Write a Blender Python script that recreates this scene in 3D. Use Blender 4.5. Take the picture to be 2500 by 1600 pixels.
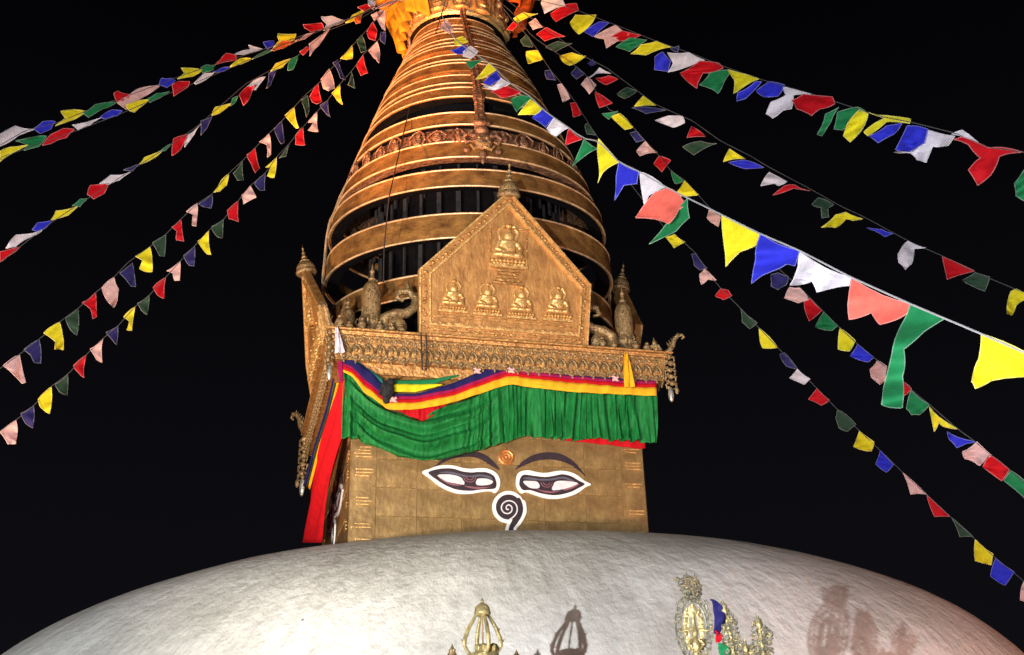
import bpy, bmesh, math, random
from mathutils import Vector, Matrix, noise
from mathutils.geometry import tessellate_polygon
random.seed(7)
PI = math.pi
for o in list(bpy.data.objects): bpy.data.objects.remove(o)
SC = bpy.context.scene
COL = SC.collection

# ------------------------------------------------------------------ camera
F_PX = 2570.0
CAM = Vector((1.05, -23.5, 1.6))
_P = math.radians(23); _R = math.radians(1.5)
FW = Vector((0, math.cos(_P), math.sin(_P)))
_u0 = Vector((0, -math.sin(_P), math.cos(_P))); _r0 = Vector((1, 0, 0))
RT = math.cos(_R)*_r0 - math.sin(_R)*_u0
UP = math.sin(_R)*_r0 + math.cos(_R)*_u0
cam_d = bpy.data.cameras.new('camera'); cam = bpy.data.objects.new('camera', cam_d); COL.objects.link(cam)
m3 = Matrix((RT, UP, -FW)).transposed()
cam.matrix_world = Matrix.Translation(CAM) @ m3.to_4x4()
cam_d.sensor_width = 36; cam_d.lens = F_PX/2500*36
cam_d.clip_start = 0.1; cam_d.clip_end = 2000
SC.camera = cam

# ------------------------------------------------------------------ world: night sky with a faint glow low down
w = bpy.data.worlds.new('World'); SC.world = w; w.use_nodes = True
nt = w.node_tree; nt.nodes.clear()
out = nt.nodes.new('ShaderNodeOutputWorld'); bg = nt.nodes.new('ShaderNodeBackground')
tc = nt.nodes.new('ShaderNodeTexCoord'); sp = nt.nodes.new('ShaderNodeSeparateXYZ')
cr = nt.nodes.new('ShaderNodeValToRGB')
cr.color_ramp.elements[0].position = 0.0; cr.color_ramp.elements[0].color = (0.0052, 0.0050, 0.0068, 1)
cr.color_ramp.elements[1].position = 0.65; cr.color_ramp.elements[1].color = (0.0007, 0.0007, 0.0011, 1)
nt.links.new(tc.outputs['Generated'], sp.inputs[0]); nt.links.new(sp.outputs['Z'], cr.inputs[0])
nt.links.new(cr.outputs[0], bg.inputs[0]); bg.inputs[1].default_value = 1.0
nt.links.new(bg.outputs[0], out.inputs[0])

# ------------------------------------------------------------------ floodlights of the place, plus added unseen fill lamps
def flood(name, loc, target, power, color, cone, blend=0.5, radius=0.12):
    l = bpy.data.lights.new(name, 'SPOT'); l.energy = power; l.color = color
    l.spot_size = math.radians(cone); l.spot_blend = blend; l.shadow_soft_size = radius
    o = bpy.data.objects.new(name, l); COL.objects.link(o); o.location = loc
    d = Vector(target) - Vector(loc); o.rotation_euler = d.to_track_quat('-Z', 'Y').to_euler()
    return o
flood('dome_floodlight', (-1.75, -24, 1.77), (1.6, -9, 4.2), 11500, (0.94, 0.98, 1.0), 96, 0.55, 0.035)
flood('dome_left_fill', (-14, -18, 5.0), (-4.0, -3, 5.0), 2300, (0.95, 0.98, 1.0), 46, 0.8, 0.6)  # added fill lamp, unseen, evens out the left of the dome
flood('dome_side_floodlight', (14, -15, 1.0), (4.5, -5, 3.5), 3100, (1.0, 0.42, 0.27), 80, 0.8, 0.6)
flood('dome_high_fill', (2, -30, 13), (1.0, -4, 5.8), 3600, (1.0, 0.98, 0.95), 34, 1.0, 1.2)  # unseen lamp added to lift the top of the dome
flood('tower_floodlight', (-4.5, -22.5, 1.0), (0.3, -1, 11.5), 17500, (1.0, 0.88, 0.70), 44, 0.9, 0.25)
flood('flags_floodlight', (3.0, -25.0, 1.0), (9, -12, 10.5), 6500, (0.95, 0.95, 1.0), 76, 0.6, 0.25)
flood('left_flags_fill', (-6.0, -21.0, 1.0), (-10, -8, 14), 8000, (1.0, 0.84, 0.74), 66, 0.7, 0.25)  # extra lamp, not a seen source, brightens the left flag strings
flood('side_floodlight', (-15, -9, 1.0), (-1, -1, 14.5), 11500, (1.0, 0.60, 0.34), 46, 0.8, 0.3)
flood('spire_top_floodlight', (-9, -13, 1.5), (0, -1, 20.5), 60000, (1.0, 0.38, 0.10), 20, 0.9, 0.2)

SC.view_settings.view_transform = 'Standard'; SC.view_settings.look = 'None'
SC.view_settings.exposure = 0; SC.view_settings.gamma = 1

# ------------------------------------------------------------------ helpers
A = math.radians(15)                        # the tower is turned 15 degrees
N = Vector((math.sin(A), -math.cos(A), 0)); T = Vector((math.cos(A), math.sin(A), 0))
def ray(x, y): return FW + RT*((x-1250)/F_PX) + UP*((800-y)/F_PX)
def at_depth(x, y, d): return CAM + ray(x, y)*d
def at_Y(x, y, Y):
    d = ray(x, y); return CAM + d*((Y-CAM.y)/d.y)
def at_plane(x, y, n, dist):
    d = ray(x, y); return CAM + d*((dist - CAM.dot(n))/d.dot(n))
def face_sz(x, y, off):                     # point on a plane parallel to the tower front -> (s, z)
    q = at_plane(x, y, N, off); return (q.dot(T), q.z)
def sideang(k): return A + k*PI/2           # 0 front, 1 right, 2 back, -1 left

class MB:
    def __init__(s): s.v = []; s.f = []; s.m = []
    def add(s, vs, fs, mi=0, mat=None):
        b = len(s.v)
        s.v += [tuple(mat @ Vector(v)) if mat else tuple(v) for v in vs]
        s.f += [tuple(i+b for i in f) for f in fs]; s.m += [mi]*len(fs); return s
    def box(s, c, d, mi=0, mat=None):
        x, y, z = c; a, b, h = d[0]/2, d[1]/2, d[2]/2
        vs = [(x+i*a, y+j*b, z+k*h) for k in (-1, 1) for j in (-1, 1) for i in (-1, 1)]
        return s.add(vs, [(0,2,3,1),(4,5,7,6),(0,1,5,4),(2,6,7,3),(0,4,6,2),(1,3,7,5)], mi, mat)
    def lathe(s, prof, seg=24, c=(0,0,0), mi=0, mat=None, closed=False, sx=1, sy=1):
        vs = []; fs = []
        for r, z in prof:
            for i in range(seg):
                t = 2*PI*i/seg; vs.append((c[0]+sx*r*math.cos(t), c[1]+sy*r*math.sin(t), c[2]+z))
        n = len(prof)
        for j in range(n if closed else n-1):
            k = (j+1) % n
            for i in range(seg):
                i2 = (i+1) % seg; fs.append((j*seg+i, j*seg+i2, k*seg+i2, k*seg+i))
        return s.add(vs, fs, mi, mat)
    def tube(s, pts, rad, seg=6, mi=0, mat=None):
        pts = [Vector(p) for p in pts]; n = len(pts); vs = []; fs = []
        ref = None
        for i, p in enumerate(pts):
            d = (pts[min(i+1, n-1)] - pts[max(i-1, 0)]).normalized()
            if ref is None:
                ref = d.orthogonal().normalized()
            ref = (ref - d*ref.dot(d)).normalized(); b = d.cross(ref)
            r = rad[i] if isinstance(rad, (list, tuple)) else rad
            for j in range(seg):
                t = 2*PI*j/seg; vs.append(p + (ref*math.cos(t) + b*math.sin(t))*r)
        for i in range(n-1):
            for j in range(seg):
                j2 = (j+1) % seg; fs.append((i*seg+j, i*seg+j2, (i+1)*seg+j2, (i+1)*seg+j))
        fs.append(tuple(range(seg))[::-1]); fs.append(tuple(range((n-1)*seg, n*seg)))
        return s.add(vs, fs, mi, mat)
    def ball(s, c, r, seg=10, rings=6, mi=0, mat=None):
        if not isinstance(r, (tuple, list)): r = (r, r, r)
        vs = [(c[0], c[1], c[2]-r[2])]; fs = []
        for j in range(1, rings):
            a = -PI/2 + PI*j/rings
            for i in range(seg):
                t = 2*PI*i/seg; vs.append((c[0]+r[0]*math.cos(a)*math.cos(t), c[1]+r[1]*math.cos(a)*math.sin(t), c[2]+r[2]*math.sin(a)))
        vs.append((c[0], c[1], c[2]+r[2])); L = len(vs)-1
        for i in range(seg):
            i2 = (i+1) % seg; fs.append((0, 1+i2, 1+i)); fs.append((L, 1+(rings-2)*seg+i, 1+(rings-2)*seg+i2))
            for j in range(rings-2): fs.append((1+j*seg+i, 1+j*seg+i2, 1+(j+1)*seg+i2, 1+(j+1)*seg+i))
        return s.add(vs, fs, mi, mat)
    def poly(s, pts, y0, y1, mi=0, mat=None):
        """2D outline (x, z) extruded from depth y0 (back) to y1 (front, more negative y)."""
        n = len(pts); tris = tessellate_polygon([[Vector((p[0], p[1], 0)) for p in pts]])
        vs = [(p[0], y1, p[1]) for p in pts] + [(p[0], y0, p[1]) for p in pts]; fs = []
        for t in tris: fs.append(tuple(t)); fs.append(tuple(i+n for i in reversed(t)))
        for i in range(n): j = (i+1) % n; fs.append((i, j, j+n, i+n))
        return s.add(vs, fs, mi, mat)
    def obj(s, name, mats, parent=None, smooth=False, loc=None, rz=0, data=None):
        me = bpy.data.meshes.new(name); me.from_pydata(s.v, [], s.f)
        if not isinstance(mats, (list, tuple)): mats = [mats]
        for m in mats: me.materials.append(m)
        me.polygons.foreach_set('material_index', s.m)
        bm = bmesh.new(); bm.from_mesh(me); bmesh.ops.recalc_face_normals(bm, faces=bm.faces); bm.to_mesh(me); bm.free()
        me.polygons.foreach_set('use_smooth', [smooth]*len(me.polygons))
        if smooth:
            try: me.set_sharp_from_angle(angle=math.radians(45))
            except Exception: pass
        me.update()
        return link(name, me, parent, loc, rz)
def link(name, me, parent=None, loc=None, rz=0):
    o = bpy.data.objects.new(name, me); COL.objects.link(o)
    if parent: o.parent = parent
    if loc is not None: o.location = loc
    o.rotation_euler[2] = rz
    return o
def thing(name, label, cat, loc=(0,0,0), group=None, rz=0):
    o = bpy.data.objects.new(name, None); COL.objects.link(o); o.location = loc; o.rotation_euler[2] = rz
    o['label'] = label; o['category'] = cat
    if group: o['group'] = group
    o.empty_display_size = 0.2
    return o
def tag(o, label, cat, group=None):
    o['label'] = label; o['category'] = cat
    if group: o['group'] = group
    return o
def smoothpoly(pts, sub=5, closed=True):
    n = len(pts); out = []
    P = [Vector((p[0], p[1])) for p in pts]
    for i in range(n if closed else n-1):
        p0 = P[(i-1) % n] if closed else P[max(i-1, 0)]; p1 = P[i]; p2 = P[(i+1) % n]; p3 = P[(i+2) % n] if closed else P[min(i+2, n-1)]
        for k in range(sub):
            t = k/sub
            out.append(0.5*((2*p1)+(p2-p0)*t+(2*p0-5*p1+4*p2-p3)*t*t+(3*p1-p0-3*p2+p3)*t**3))
    if not closed: out.append(P[-1])
    return [(q.x, q.y) for q in out]
def lerp(a, b, t): return a+(b-a)*t
def interp(x, tab):
    if x <= tab[0][0]: return tab[0][1]
    for (x0, y0), (x1, y1) in zip(tab, tab[1:]):
        if x <= x1: return lerp(y0, y1, (x-x0)/(x1-x0))
    return tab[-1][1]

# ------------------------------------------------------------------ materials
def mat(name, base, rough=0.5, metal=0.0, var=0.25, vscale=3.0, bump=0.2, bscale=30.0, base2=None, stretch=(1,1,1), dist=0.02, transl=0.0, spec=0.5, var2=0.0):
    m = bpy.data.materials.new(name); m.use_nodes = True; t = m.node_tree; L = t.links
    b = t.nodes['Principled BSDF']; b.inputs['Roughness'].default_value = rough; b.inputs['Metallic'].default_value = metal
    b.inputs['Specular IOR Level'].default_value = spec
    tcn = t.nodes.new('ShaderNodeTexCoord'); mp = t.nodes.new('ShaderNodeMapping'); mp.inputs['Scale'].default_value = stretch
    L.new(tcn.outputs['Object'], mp.inputs[0])
    n1 = t.nodes.new('ShaderNodeTexNoise'); n1.inputs['Scale'].default_value = vscale; n1.inputs['Detail'].default_value = 6; n1.inputs['Roughness'].default_value = 0.65
    L.new(mp.outputs[0], n1.inputs['Vector'])
    r = t.nodes.new('ShaderNodeValToRGB'); e = r.color_ramp.elements
    e[0].position = 0.3; e[1].position = 0.72
    c2 = base2 or tuple(c*(1-var) for c in base)
    e[0].color = (*c2, 1); e[1].color = (*[min(1, c*(1+var*0.5)) for c in base], 1)
    L.new(n1.outputs['Fac'], r.inputs[0]); L.new(r.outputs[0], b.inputs['Base Color'])
    mr = t.nodes.new('ShaderNodeMapRange'); mr.inputs['To Min'].default_value = max(0.05, rough-0.12); mr.inputs['To Max'].default_value = min(1, rough+0.14)
    L.new(n1.outputs['Fac'], mr.inputs['Value']); L.new(mr.outputs[0], b.inputs['Roughness'])
    if bump > 0:
        n2 = t.nodes.new('ShaderNodeTexNoise'); n2.inputs['Scale'].default_value = bscale; n2.inputs['Detail'].default_value = 5
        L.new(mp.outputs[0], n2.inputs['Vector'])
        bp = t.nodes.new('ShaderNodeBump'); bp.inputs['Strength'].default_value = bump; bp.inputs['Distance'].default_value = dist
        L.new(n2.outputs['Fac'], bp.inputs['Height']); L.new(bp.outputs[0], b.inputs['Normal'])
    if transl > 0:
        tr = t.nodes.new('ShaderNodeBsdfTranslucent'); mx = t.nodes.new('ShaderNodeMixShader'); mx.inputs[0].default_value = transl
        L.new(r.outputs[0], tr.inputs['Color']); L.new(b.outputs[0], mx.inputs[1]); L.new(tr.outputs[0], mx.inputs[2])
        L.new(mx.outputs[0], t.nodes['Material Output'].inputs['Surface'])
    return m
M = {}
M['ring'] = mat('ring_copper', (0.50, 0.24, 0.065), 0.42, 0.5, 0.5, 2.4, 0.5, 12, base2=(0.15, 0.06, 0.022), stretch=(1, 1, 1.6), dist=.03)
M['rim'] = mat('ring_rim_brass', (0.80, 0.50, 0.27), 0.42, 0.3, 0.5, 5, 0.3, 20)
M['gold'] = mat('gilt_copper', (0.50, 0.26, 0.08), 0.42, 0.5, 0.5, 6.0, 0.9, 13, base2=(0.26, 0.115, 0.035), dist=.035)
M['khaki'] = mat('cool_lit_gilt', (0.50, 0.38, 0.16), 0.36, 0.5, 0.6, 14, 0.6, 40, base2=(0.13, 0.10, 0.05))  # gilt tinted khaki, the cool light on it put into the colour
M['olive'] = mat('dull_silver_brass', (0.24, 0.215, 0.15), 0.4, 0.4, 0.6, 16, 0.6, 40, base2=(0.05, 0.045, 0.035))
M['panel'] = mat('beaten_gilt_panel', (0.50, 0.255, 0.080), 0.44, 0.45, 0.5, 2.6, 0.45, 9, base2=(0.29, 0.125, 0.038), stretch=(1.8, 1, .9), dist=.03)
M['goldlit'] = mat('bright_gilt', (0.80, 0.50, 0.19), 0.36, 0.55, 0.5, 12, 0.6, 30, base2=(0.40, 0.20, 0.06))
M['brass'] = mat('aged_brass', (0.44, 0.29, 0.13), 0.40, 0.5, 0.55, 11, 1.0, 34, base2=(0.10, 0.055, 0.03), dist=.03)
M['plate'] = mat('tower_copper', (0.36, 0.225, 0.085), 0.42, 0.5, 0.4, 1.8, 0.55, 5, base2=(0.19, 0.105, 0.040), stretch=(1.4, 1, 1.3), dist=.022)
M['dark'] = mat('gap_shade', (0.006, 0.005, 0.006), 0.9, 0, 0.5, 6, 0.3, 30, spec=0.05)  # near-black colour puts shade into the gaps between the rings
M['strut'] = mat('dark_strut', (0.030, 0.028, 0.030), 0.8, 0.0, 0.6, 9, 0.3, 30, spec=0.1)  # dark grey, shared by the struts and the cloth bundle
M['relief'] = mat('pinkish_copper', (0.40, 0.20, 0.115), 0.45, 0.5, 0.6, 5, 1.0, 11, base2=(0.14, 0.06, 0.03), dist=0.08)
M['white'] = mat('white_paint', (0.82, 0.79, 0.74), 0.5, 0, 0.08, 6, 0.1, 40)
M['eyeball'] = mat('pearl_paint', (0.72, 0.66, 0.68), 0.5, 0, 0.25, 12, 0.1, 40)
M['ink'] = mat('dark_plum_paint', (0.026, 0.012, 0.020), 0.5, 0, 0.3, 8, 0.1, 40)
M['lid'] = mat('slate_paint', (0.10, 0.09, 0.12), 0.5, 0, 0.2, 8, 0.1, 40)
M['rose'] = mat('rose_paint', (0.27, 0.10, 0.12), 0.5, 0, 0.2, 8, 0.1, 40)
M['boss'] = mat('red_gold_boss', (0.58, 0.22, 0.06), 0.35, 0.5, 0.3, 12, 0.3, 40)
def cloth(name, c, transl=0.25, bump=0.25, rough=0.75): return mat(name, c, rough, 0, 0.22, 7, bump, 60, transl=transl, dist=0.01, spec=0.2)
M['red'] = cloth('red_cloth', (0.62, 0.006, 0.014)); M['yellow'] = cloth('yellow_cloth', (0.88, 0.76, 0.02))
M['green'] = cloth('green_cloth', (0.015, 0.22, 0.075)); M['blue'] = cloth('blue_cloth', (0.03, 0.035, 0.62))
M['fwhite'] = cloth('white_cloth', (0.78, 0.72, 0.80)); M['navy'] = cloth('navy_cloth', (0.018, 0.015, 0.11))
M['orange'] = cloth('orange_cloth', (0.90, 0.13, 0.012)); M['magenta'] = cloth('magenta_cloth', (0.42, 0.01, 0.10))
M['coral'] = cloth('coral_cloth', (0.90, 0.16, 0.12)); M['peach'] = cloth('warm_lit_white_cloth', (0.82, 0.50, 0.48))  # peach is white cloth with warm light put into its colour
M['vgreen'] = mat('valance_green', (0.014, 0.21, 0.045), 0.55, 0, 0.6, 5, 0.8, 24, stretch=(4, 1, 0.6), transl=0.1, spec=0.25)
M['dgreen'] = cloth('shaded_green_cloth', (0.030, 0.070, 0.040)); M['dblue'] = cloth('shaded_blue_cloth', (0.030, 0.026, 0.14)); M['saffron'] = cloth('saffron_cloth', (0.95, 0.38, 0.02)); M['amber'] = cloth('amber_cloth', (0.95, 0.50, 0.02)); M['teal'] = cloth('teal_cloth', (0.03, 0.20, 0.16))  # dgreen and dblue: the flag green and blue with dim light painted in
M['fcord'] = mat('far_cord', (0.07, 0.068, 0.07), 0.8, 0, 0.2, 10, 0, 30)  # darker cord for the far strings
M['cord'] = mat('grey_cord', (0.34, 0.33, 0.34), 0.8, 0, 0.2, 10, 0, 30)
M['dcord'] = mat('dark_cord', (0.02, 0.01, 0.008), 0.8, 0, 0.2, 10, 0, 30)
M['silver'] = mat('tarnished_silver', (0.55, 0.52, 0.46), 0.35, 0.6, 0.5, 12, 0.4, 50)
M['paving'] = mat('stone_paving', (0.14, 0.13, 0.12), 0.85, 0, 0.4, 0.6, 0.4, 6)

# dome plaster: lime wash with run-down streaks and dimples
def dome_mat():
    m = bpy.data.materials.new('limewashed_plaster'); m.use_nodes = True; t = m.node_tree; L = t.links
    b = t.nodes['Principled BSDF']; b.inputs['Roughness'].default_value = 0.55; b.inputs['Specular IOR Level'].default_value = 0.35
    tcn = t.nodes.new('ShaderNodeTexCoord')
    n1 = t.nodes.new('ShaderNodeTexNoise'); n1.inputs['Scale'].default_value = 0.45; n1.inputs['Detail'].default_value = 6
    L.new(tcn.outputs['Object'], n1.inputs['Vector'])
    # streaks: polar coordinates stretched down the dome
    sx = t.nodes.new('ShaderNodeSeparateXYZ'); L.new(tcn.outputs['Object'], sx.inputs[0])
    at = t.nodes.new('ShaderNodeMath'); at.operation = 'ARCTAN2'; L.new(sx.outputs['Y'], at.inputs[0]); L.new(sx.outputs['X'], at.inputs[1])
    cb = t.nodes.new('ShaderNodeCombineXYZ')
    mu = t.nodes.new('ShaderNodeMath'); mu.operation = 'MULTIPLY'; mu.inputs[1].default_value = 22; L.new(at.outputs[0], mu.inputs[0]); L.new(mu.outputs[0], cb.inputs[0])
    mz = t.nodes.new('ShaderNodeMath'); mz.operation = 'MULTIPLY'; mz.inputs[1].default_value = 0.7; L.new(sx.outputs['Z'], mz.inputs[0]); L.new(mz.outputs[0], cb.inputs[1])
    n2 = t.nodes.new('ShaderNodeTexNoise'); n2.inputs['Scale'].default_value = 1.6; n2.inputs['Detail'].default_value = 7; n2.inputs['Roughness'].default_value = 0.7
    L.new(cb.outputs[0], n2.inputs['Vector'])
    r = t.nodes.new('ShaderNodeValToRGB'); e = r.color_ramp.elements
    e[0].position = 0.32; e[0].color = (0.60, 0.585, 0.56, 1); e[1].position = 0.6; e[1].color = (0.80, 0.785, 0.76, 1)
    L.new(n2.outputs['Fac'], r.inputs[0])
    r1 = t.nodes.new('ShaderNodeValToRGB'); e = r1.color_ramp.elements
    e[0].position = 0.35; e[0].color = (0.74, 0.73, 0.70, 1); e[1].position = 0.6; e[1].color = (1, 0.99, 0.97, 1)
    L.new(n1.outputs['Fac'], r1.inputs[0])
    mx = t.nodes.new('ShaderNodeMix'); mx.data_type = 'RGBA'; mx.blend_type = 'MULTIPLY'; mx.inputs[0].default_value = 1.0
    L.new(r.outputs[0], mx.inputs[6]); L.new(r1.outputs[0], mx.inputs[7])
    # small mould specks
    vo = t.nodes.new('ShaderNodeTexVoronoi'); vo.inputs['Scale'].default_value = 1.1; L.new(tcn.outputs['Object'], vo.inputs['Vector'])
    rs = t.nodes.new('ShaderNodeValToRGB'); rs.color_ramp.elements[0].position = 0.018; rs.color_ramp.elements[0].color = (0.15, 0.13, 0.12, 1)
    rs.color_ramp.elements[1].position = 0.03; rs.color_ramp.elements[1].color = (1, 1, 1, 1); L.new(vo.outputs['Distance'], rs.inputs[0])
    mx2 = t.nodes.new('ShaderNodeMix'); mx2.data_type = 'RGBA'; mx2.blend_type = 'MULTIPLY'; mx2.inputs[0].default_value = 1.0
    L.new(mx.outputs[2], mx2.inputs[6]); L.new(rs.outputs[0], mx2.inputs[7]); L.new(mx2.outputs[2], b.inputs['Base Color'])
    n3 = t.nodes.new('ShaderNodeTexNoise'); n3.inputs['Scale'].default_value = 5.2; n3.inputs['Detail'].default_value = 5; n3.inputs['Roughness'].default_value = 0.6
    mp = t.nodes.new('ShaderNodeMapping'); mp.inputs['Rotation'].default_value = (0, 0.6, 0.2); mp.inputs['Scale'].default_value = (1.2, 0.5, 1.0)
    L.new(tcn.outputs['Object'], mp.inputs[0]); L.new(mp.outputs[0], n3.inputs['Vector'])
    ad = t.nodes.new('ShaderNodeMath'); ad.operation = 'ADD'; L.new(n3.outputs['Fac'], ad.inputs[0])
    m2 = t.nodes.new('ShaderNodeMath'); m2.operation = 'MULTIPLY'; m2.inputs[1].default_value = 0.45; L.new(n2.outputs['Fac'], m2.inputs[0]); L.new(m2.outputs[0], ad.inputs[1])
    bp = t.nodes.new('ShaderNodeBump'); bp.inputs['Strength'].default_value = 0.62; bp.inputs['Distance'].default_value = 0.07
    L.new(ad.outputs[0], bp.inputs['Height']); L.new(bp.outputs[0], b.inputs['Normal'])
    return m
M['plaster'] = dome_mat()

# ------------------------------------------------------------------ ground
g = MB(); g.add([(-300,-300,0),(300,-300,0),(300,300,0),(-300,300,0)], [(0,1,2,3)])
gr = g.obj('ground', M['paving']); gr['kind'] = 'structure'

# ------------------------------------------------------------------ the stupa
stupa = thing('stupa', 'great white domed stupa with painted eyes and gilt ringed spire, floodlit at night', 'stupa')

# dome
DC = Vector((0.5, 0, 0)); RM, ZB, H, E_ = 11.0, 1.0, 4.93, 2.24
mb = MB(); prof = [(RM, 0)]
for i in range(91):
    t = (i/90)*PI/2; prof.append((RM*max(0, math.cos(t))**(2/E_), ZB+H*math.sin(t)**(2/E_)))
SEG = 260; vs = []; fs = []
for jj, (r, z) in enumerate(prof):
    for i in range(SEG):
        t = 2*PI*i/SEG; ee = E_ + 0.22*max(0, math.cos(t+.35))**1.5
        if jj > 0:
            q = ((jj-1)/90)*PI/2; r = RM*max(0, math.cos(q))**(2/ee); z = ZB+H*math.sin(q)**(2/ee)
        p = Vector((r*math.cos(t), r*math.sin(t), z))
        k = noise.noise(p*0.5)*0.030 + noise.noise(p*1.5)*0.006 + noise.noise(p*4.5)*0.003
        nrm = Vector((p.x/RM**2, p.y/RM**2, max(0, z-ZB)/H**2)).normalized()
        vs.append(p + nrm*k)
for j in range(len(prof)-1):
    for i in range(SEG):
        i2 = (i+1) % SEG; fs.append((j*SEG+i, j*SEG+i2, (j+1)*SEG+i2, (j+1)*SEG+i))
mb.add(vs, fs); dome = mb.obj('dome', M['plaster'], stupa, True, DC)

# ---- tower (square block under the spire), in its own turned frame
TW = 3.03
tower = MB().box((0, 0, 7.2), (TW*2, TW*2, 4.3)).obj('tower', M['plate'], stupa, rz=A)
rnd = random.Random(3)
plate_mesh = {}
def plate(k, x0, x1, z0, z1):
    g_ = 0.0030; key = (round(x1-x0, 2), round(z1-z0, 2))
    if key not in plate_mesh:
        wd, hd = (x1-x0)/2-g_, (z1-z0)/2-g_; m = MB()
        m.add([(-wd,0,-hd),(wd,0,-hd),(wd,0,hd),(-wd,0,hd),(-wd+.006,-.009,-hd+.006),(wd-.006,-.009,-hd+.006),(wd-.006,-.009,hd-.006),(-wd+.006,-.009,hd-.006)],
              [(4,5,6,7),(0,1,5,4),(1,2,6,5),(2,3,7,6),(3,0,4,7)])
        o = m.obj('copper_plate', M['plate'], tower); plate_mesh[key] = o.data
    else:
        o = link('copper_plate', plate_mesh[key], tower)
    r = Matrix.Rotation(k*PI/2, 3, 'Z'); c = r @ Vector(((x0+x1)/2, -TW, (z0+z1)/2))
    o.location = c; o.rotation_euler = (rnd.uniform(-.012, .012), rnd.uniform(-.004, .004), k*PI/2 + rnd.uniform(-.01, .01))
    return o
rows = [5.1, 5.66, 6.22, 6.78, 7.34, 7.9, 8.46, 9.02]
for k in (0, -1, 1, 2):
    cols = [-TW+.50, -1.9+.17, -0.85, 0.0, 0.85, 1.73, TW-.50] if k in (0, -1) else [-TW+.5, -1, 1, TW-.5]
    for z0, z1 in zip(rows, rows[1:]):
        for x0, x1 in zip(cols, cols[1:]): plate(k, x0, x1, z0, z1)
    # corner strips of ridged sheet
    for sx in (-1, 1):
        plate(k, *( (-TW, -TW+.5) if sx < 0 else (TW-.5, TW) ), 5.1, 9.02)
rv = MB(); 
for j in range(6): rv.ball(((j-2.5)*.135, 0, 0), (.012,.010,.012), 6, 4)
rvo = rv.obj('rivet_row', M['goldlit'], tower, True); rvo['kind'] = 'stuff'; fst = True
for k in (0, -1):
    r = Matrix.Rotation(k*PI/2, 3, 'Z')
    for z in rows[1:-1]:
        for x in (-2.1, -1.28, -.42, .42, 1.28, 2.1):
            o = rvo if fst else link('rivet_row', rvo.data, tower); fst = False; o['kind'] = 'stuff'
            o.location = r @ Vector((x, -TW-.010, z+.03)); o.rotation_euler[2] = k*PI/2
ridge = MB().box((0, -0.012, 0), (0.36, 0.03, 0.022)).obj('ridge', M['goldlit'], tower); ridge_me = ridge.data; first = True
for k in (0, -1):
    for sx in (-1, 1):
        for grp in (5.62, 5.98, 6.42, 6.98, 7.36, 7.72):
            for j in range(rnd.choice((2, 3, 4))):
                o = ridge if first else link('ridge', ridge_me, tower); first = False
                r = Matrix.Rotation(k*PI/2, 3, 'Z')
                o.location = r @ Vector((sx*(TW-.25)+rnd.uniform(-.03, .03), -TW-.022, grp+j*.065))
                o.rotation_euler = (0, rnd.uniform(-.03, .03), k*PI/2); o.scale = (rnd.uniform(.6, 1.1), 1, rnd.uniform(.6, 1.2))

# ---- painted eyes, brows, curl and boss: traced in the plane of the tower front
FO = TW + 0.02
def z4(p): return (680+p[0]/3.582, 900+p[1]/3.582)
def z5(p): return (1150+p[0]/3.582, 900+p[1]/3.582)
def fz(pts, conv, sub=4, closed=True): return smoothpoly([face_sz(*conv(p), FO) for p in pts], sub, closed)
EYE_MATS = [M['white'], M['ink'], M['lid'], M['eyeball'], M['rose']]
def eye(conv, outer, inner, lid, whites, roses, iris, parent, rad):
    m = MB(); y = -FO
    m.poly(fz(outer, conv), y+.02, y-.02, 0); m.poly(fz(inner, conv), y-.021, y-.03, 1)
    m.poly(fz(lid, conv), y-.031, y-.036, 2)
    for q in whites: m.poly(fz(q, conv), y-.031, y-.037, 3)
    for q in roses: m.poly(fz(q, conv), y-.031, y-.035, 4)
    c = face_sz(*conv(iris), FO)
    for r_, mi, d in ((rad*1.05, 1, .040), (rad*.84, 4, .043), (rad*.74, 1, .046), (rad*.50, 4, .049), (rad*.40, 1, .052)):
        pts = [(c[0]+r_*math.cos(t), c[1]-r_*0.85*math.sin(t)) for t in [PI*i/12 for i in range(13)]]
        m.poly(pts, y-.031, y-d, mi)
    return m
r_eye = eye(z5,
    [(392,985),(402,930),(436,902),(500,893),(560,905),(620,915),(680,912),(740,900),(800,897),(870,910),(930,938),(990,985),(1048,1016),(1000,1040),(940,1085),(880,1113),(800,1135),(720,1143),(640,1135),(560,1110),(510,1092),(470,1085),(440,1095),(412,1068),(396,1030)],
    [(420,990),(436,948),(470,932),(560,944),(650,952),(730,940),(800,928),(870,945),(935,982),(990,1015),(930,1052),(870,1082),(780,1106),(700,1110),(600,1093),(520,1068),(455,1066),(424,1032)],
    [(450,965),(500,955),(600,968),(690,968),(790,950),(860,968),(900,990),(860,985),(790,968),(690,984),(600,984),(500,975)],
    [[(452,992),(520,988),(575,996),(596,1040),(560,1054),(500,1042)],[(730,996),(800,986),(885,994),(930,1010),(860,1042),(790,1060),(706,1066)]],
    [[(800,1056),(860,1040),(925,1014),(940,1018),(880,1052),(820,1070)],[(560,1056),(640,1074),(720,1078),(780,1068),(720,1090),(640,1086)]],
    (655,1000), None, 0.15)
r_eye.obj('painted_eye', EYE_MATS, tower)
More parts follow.
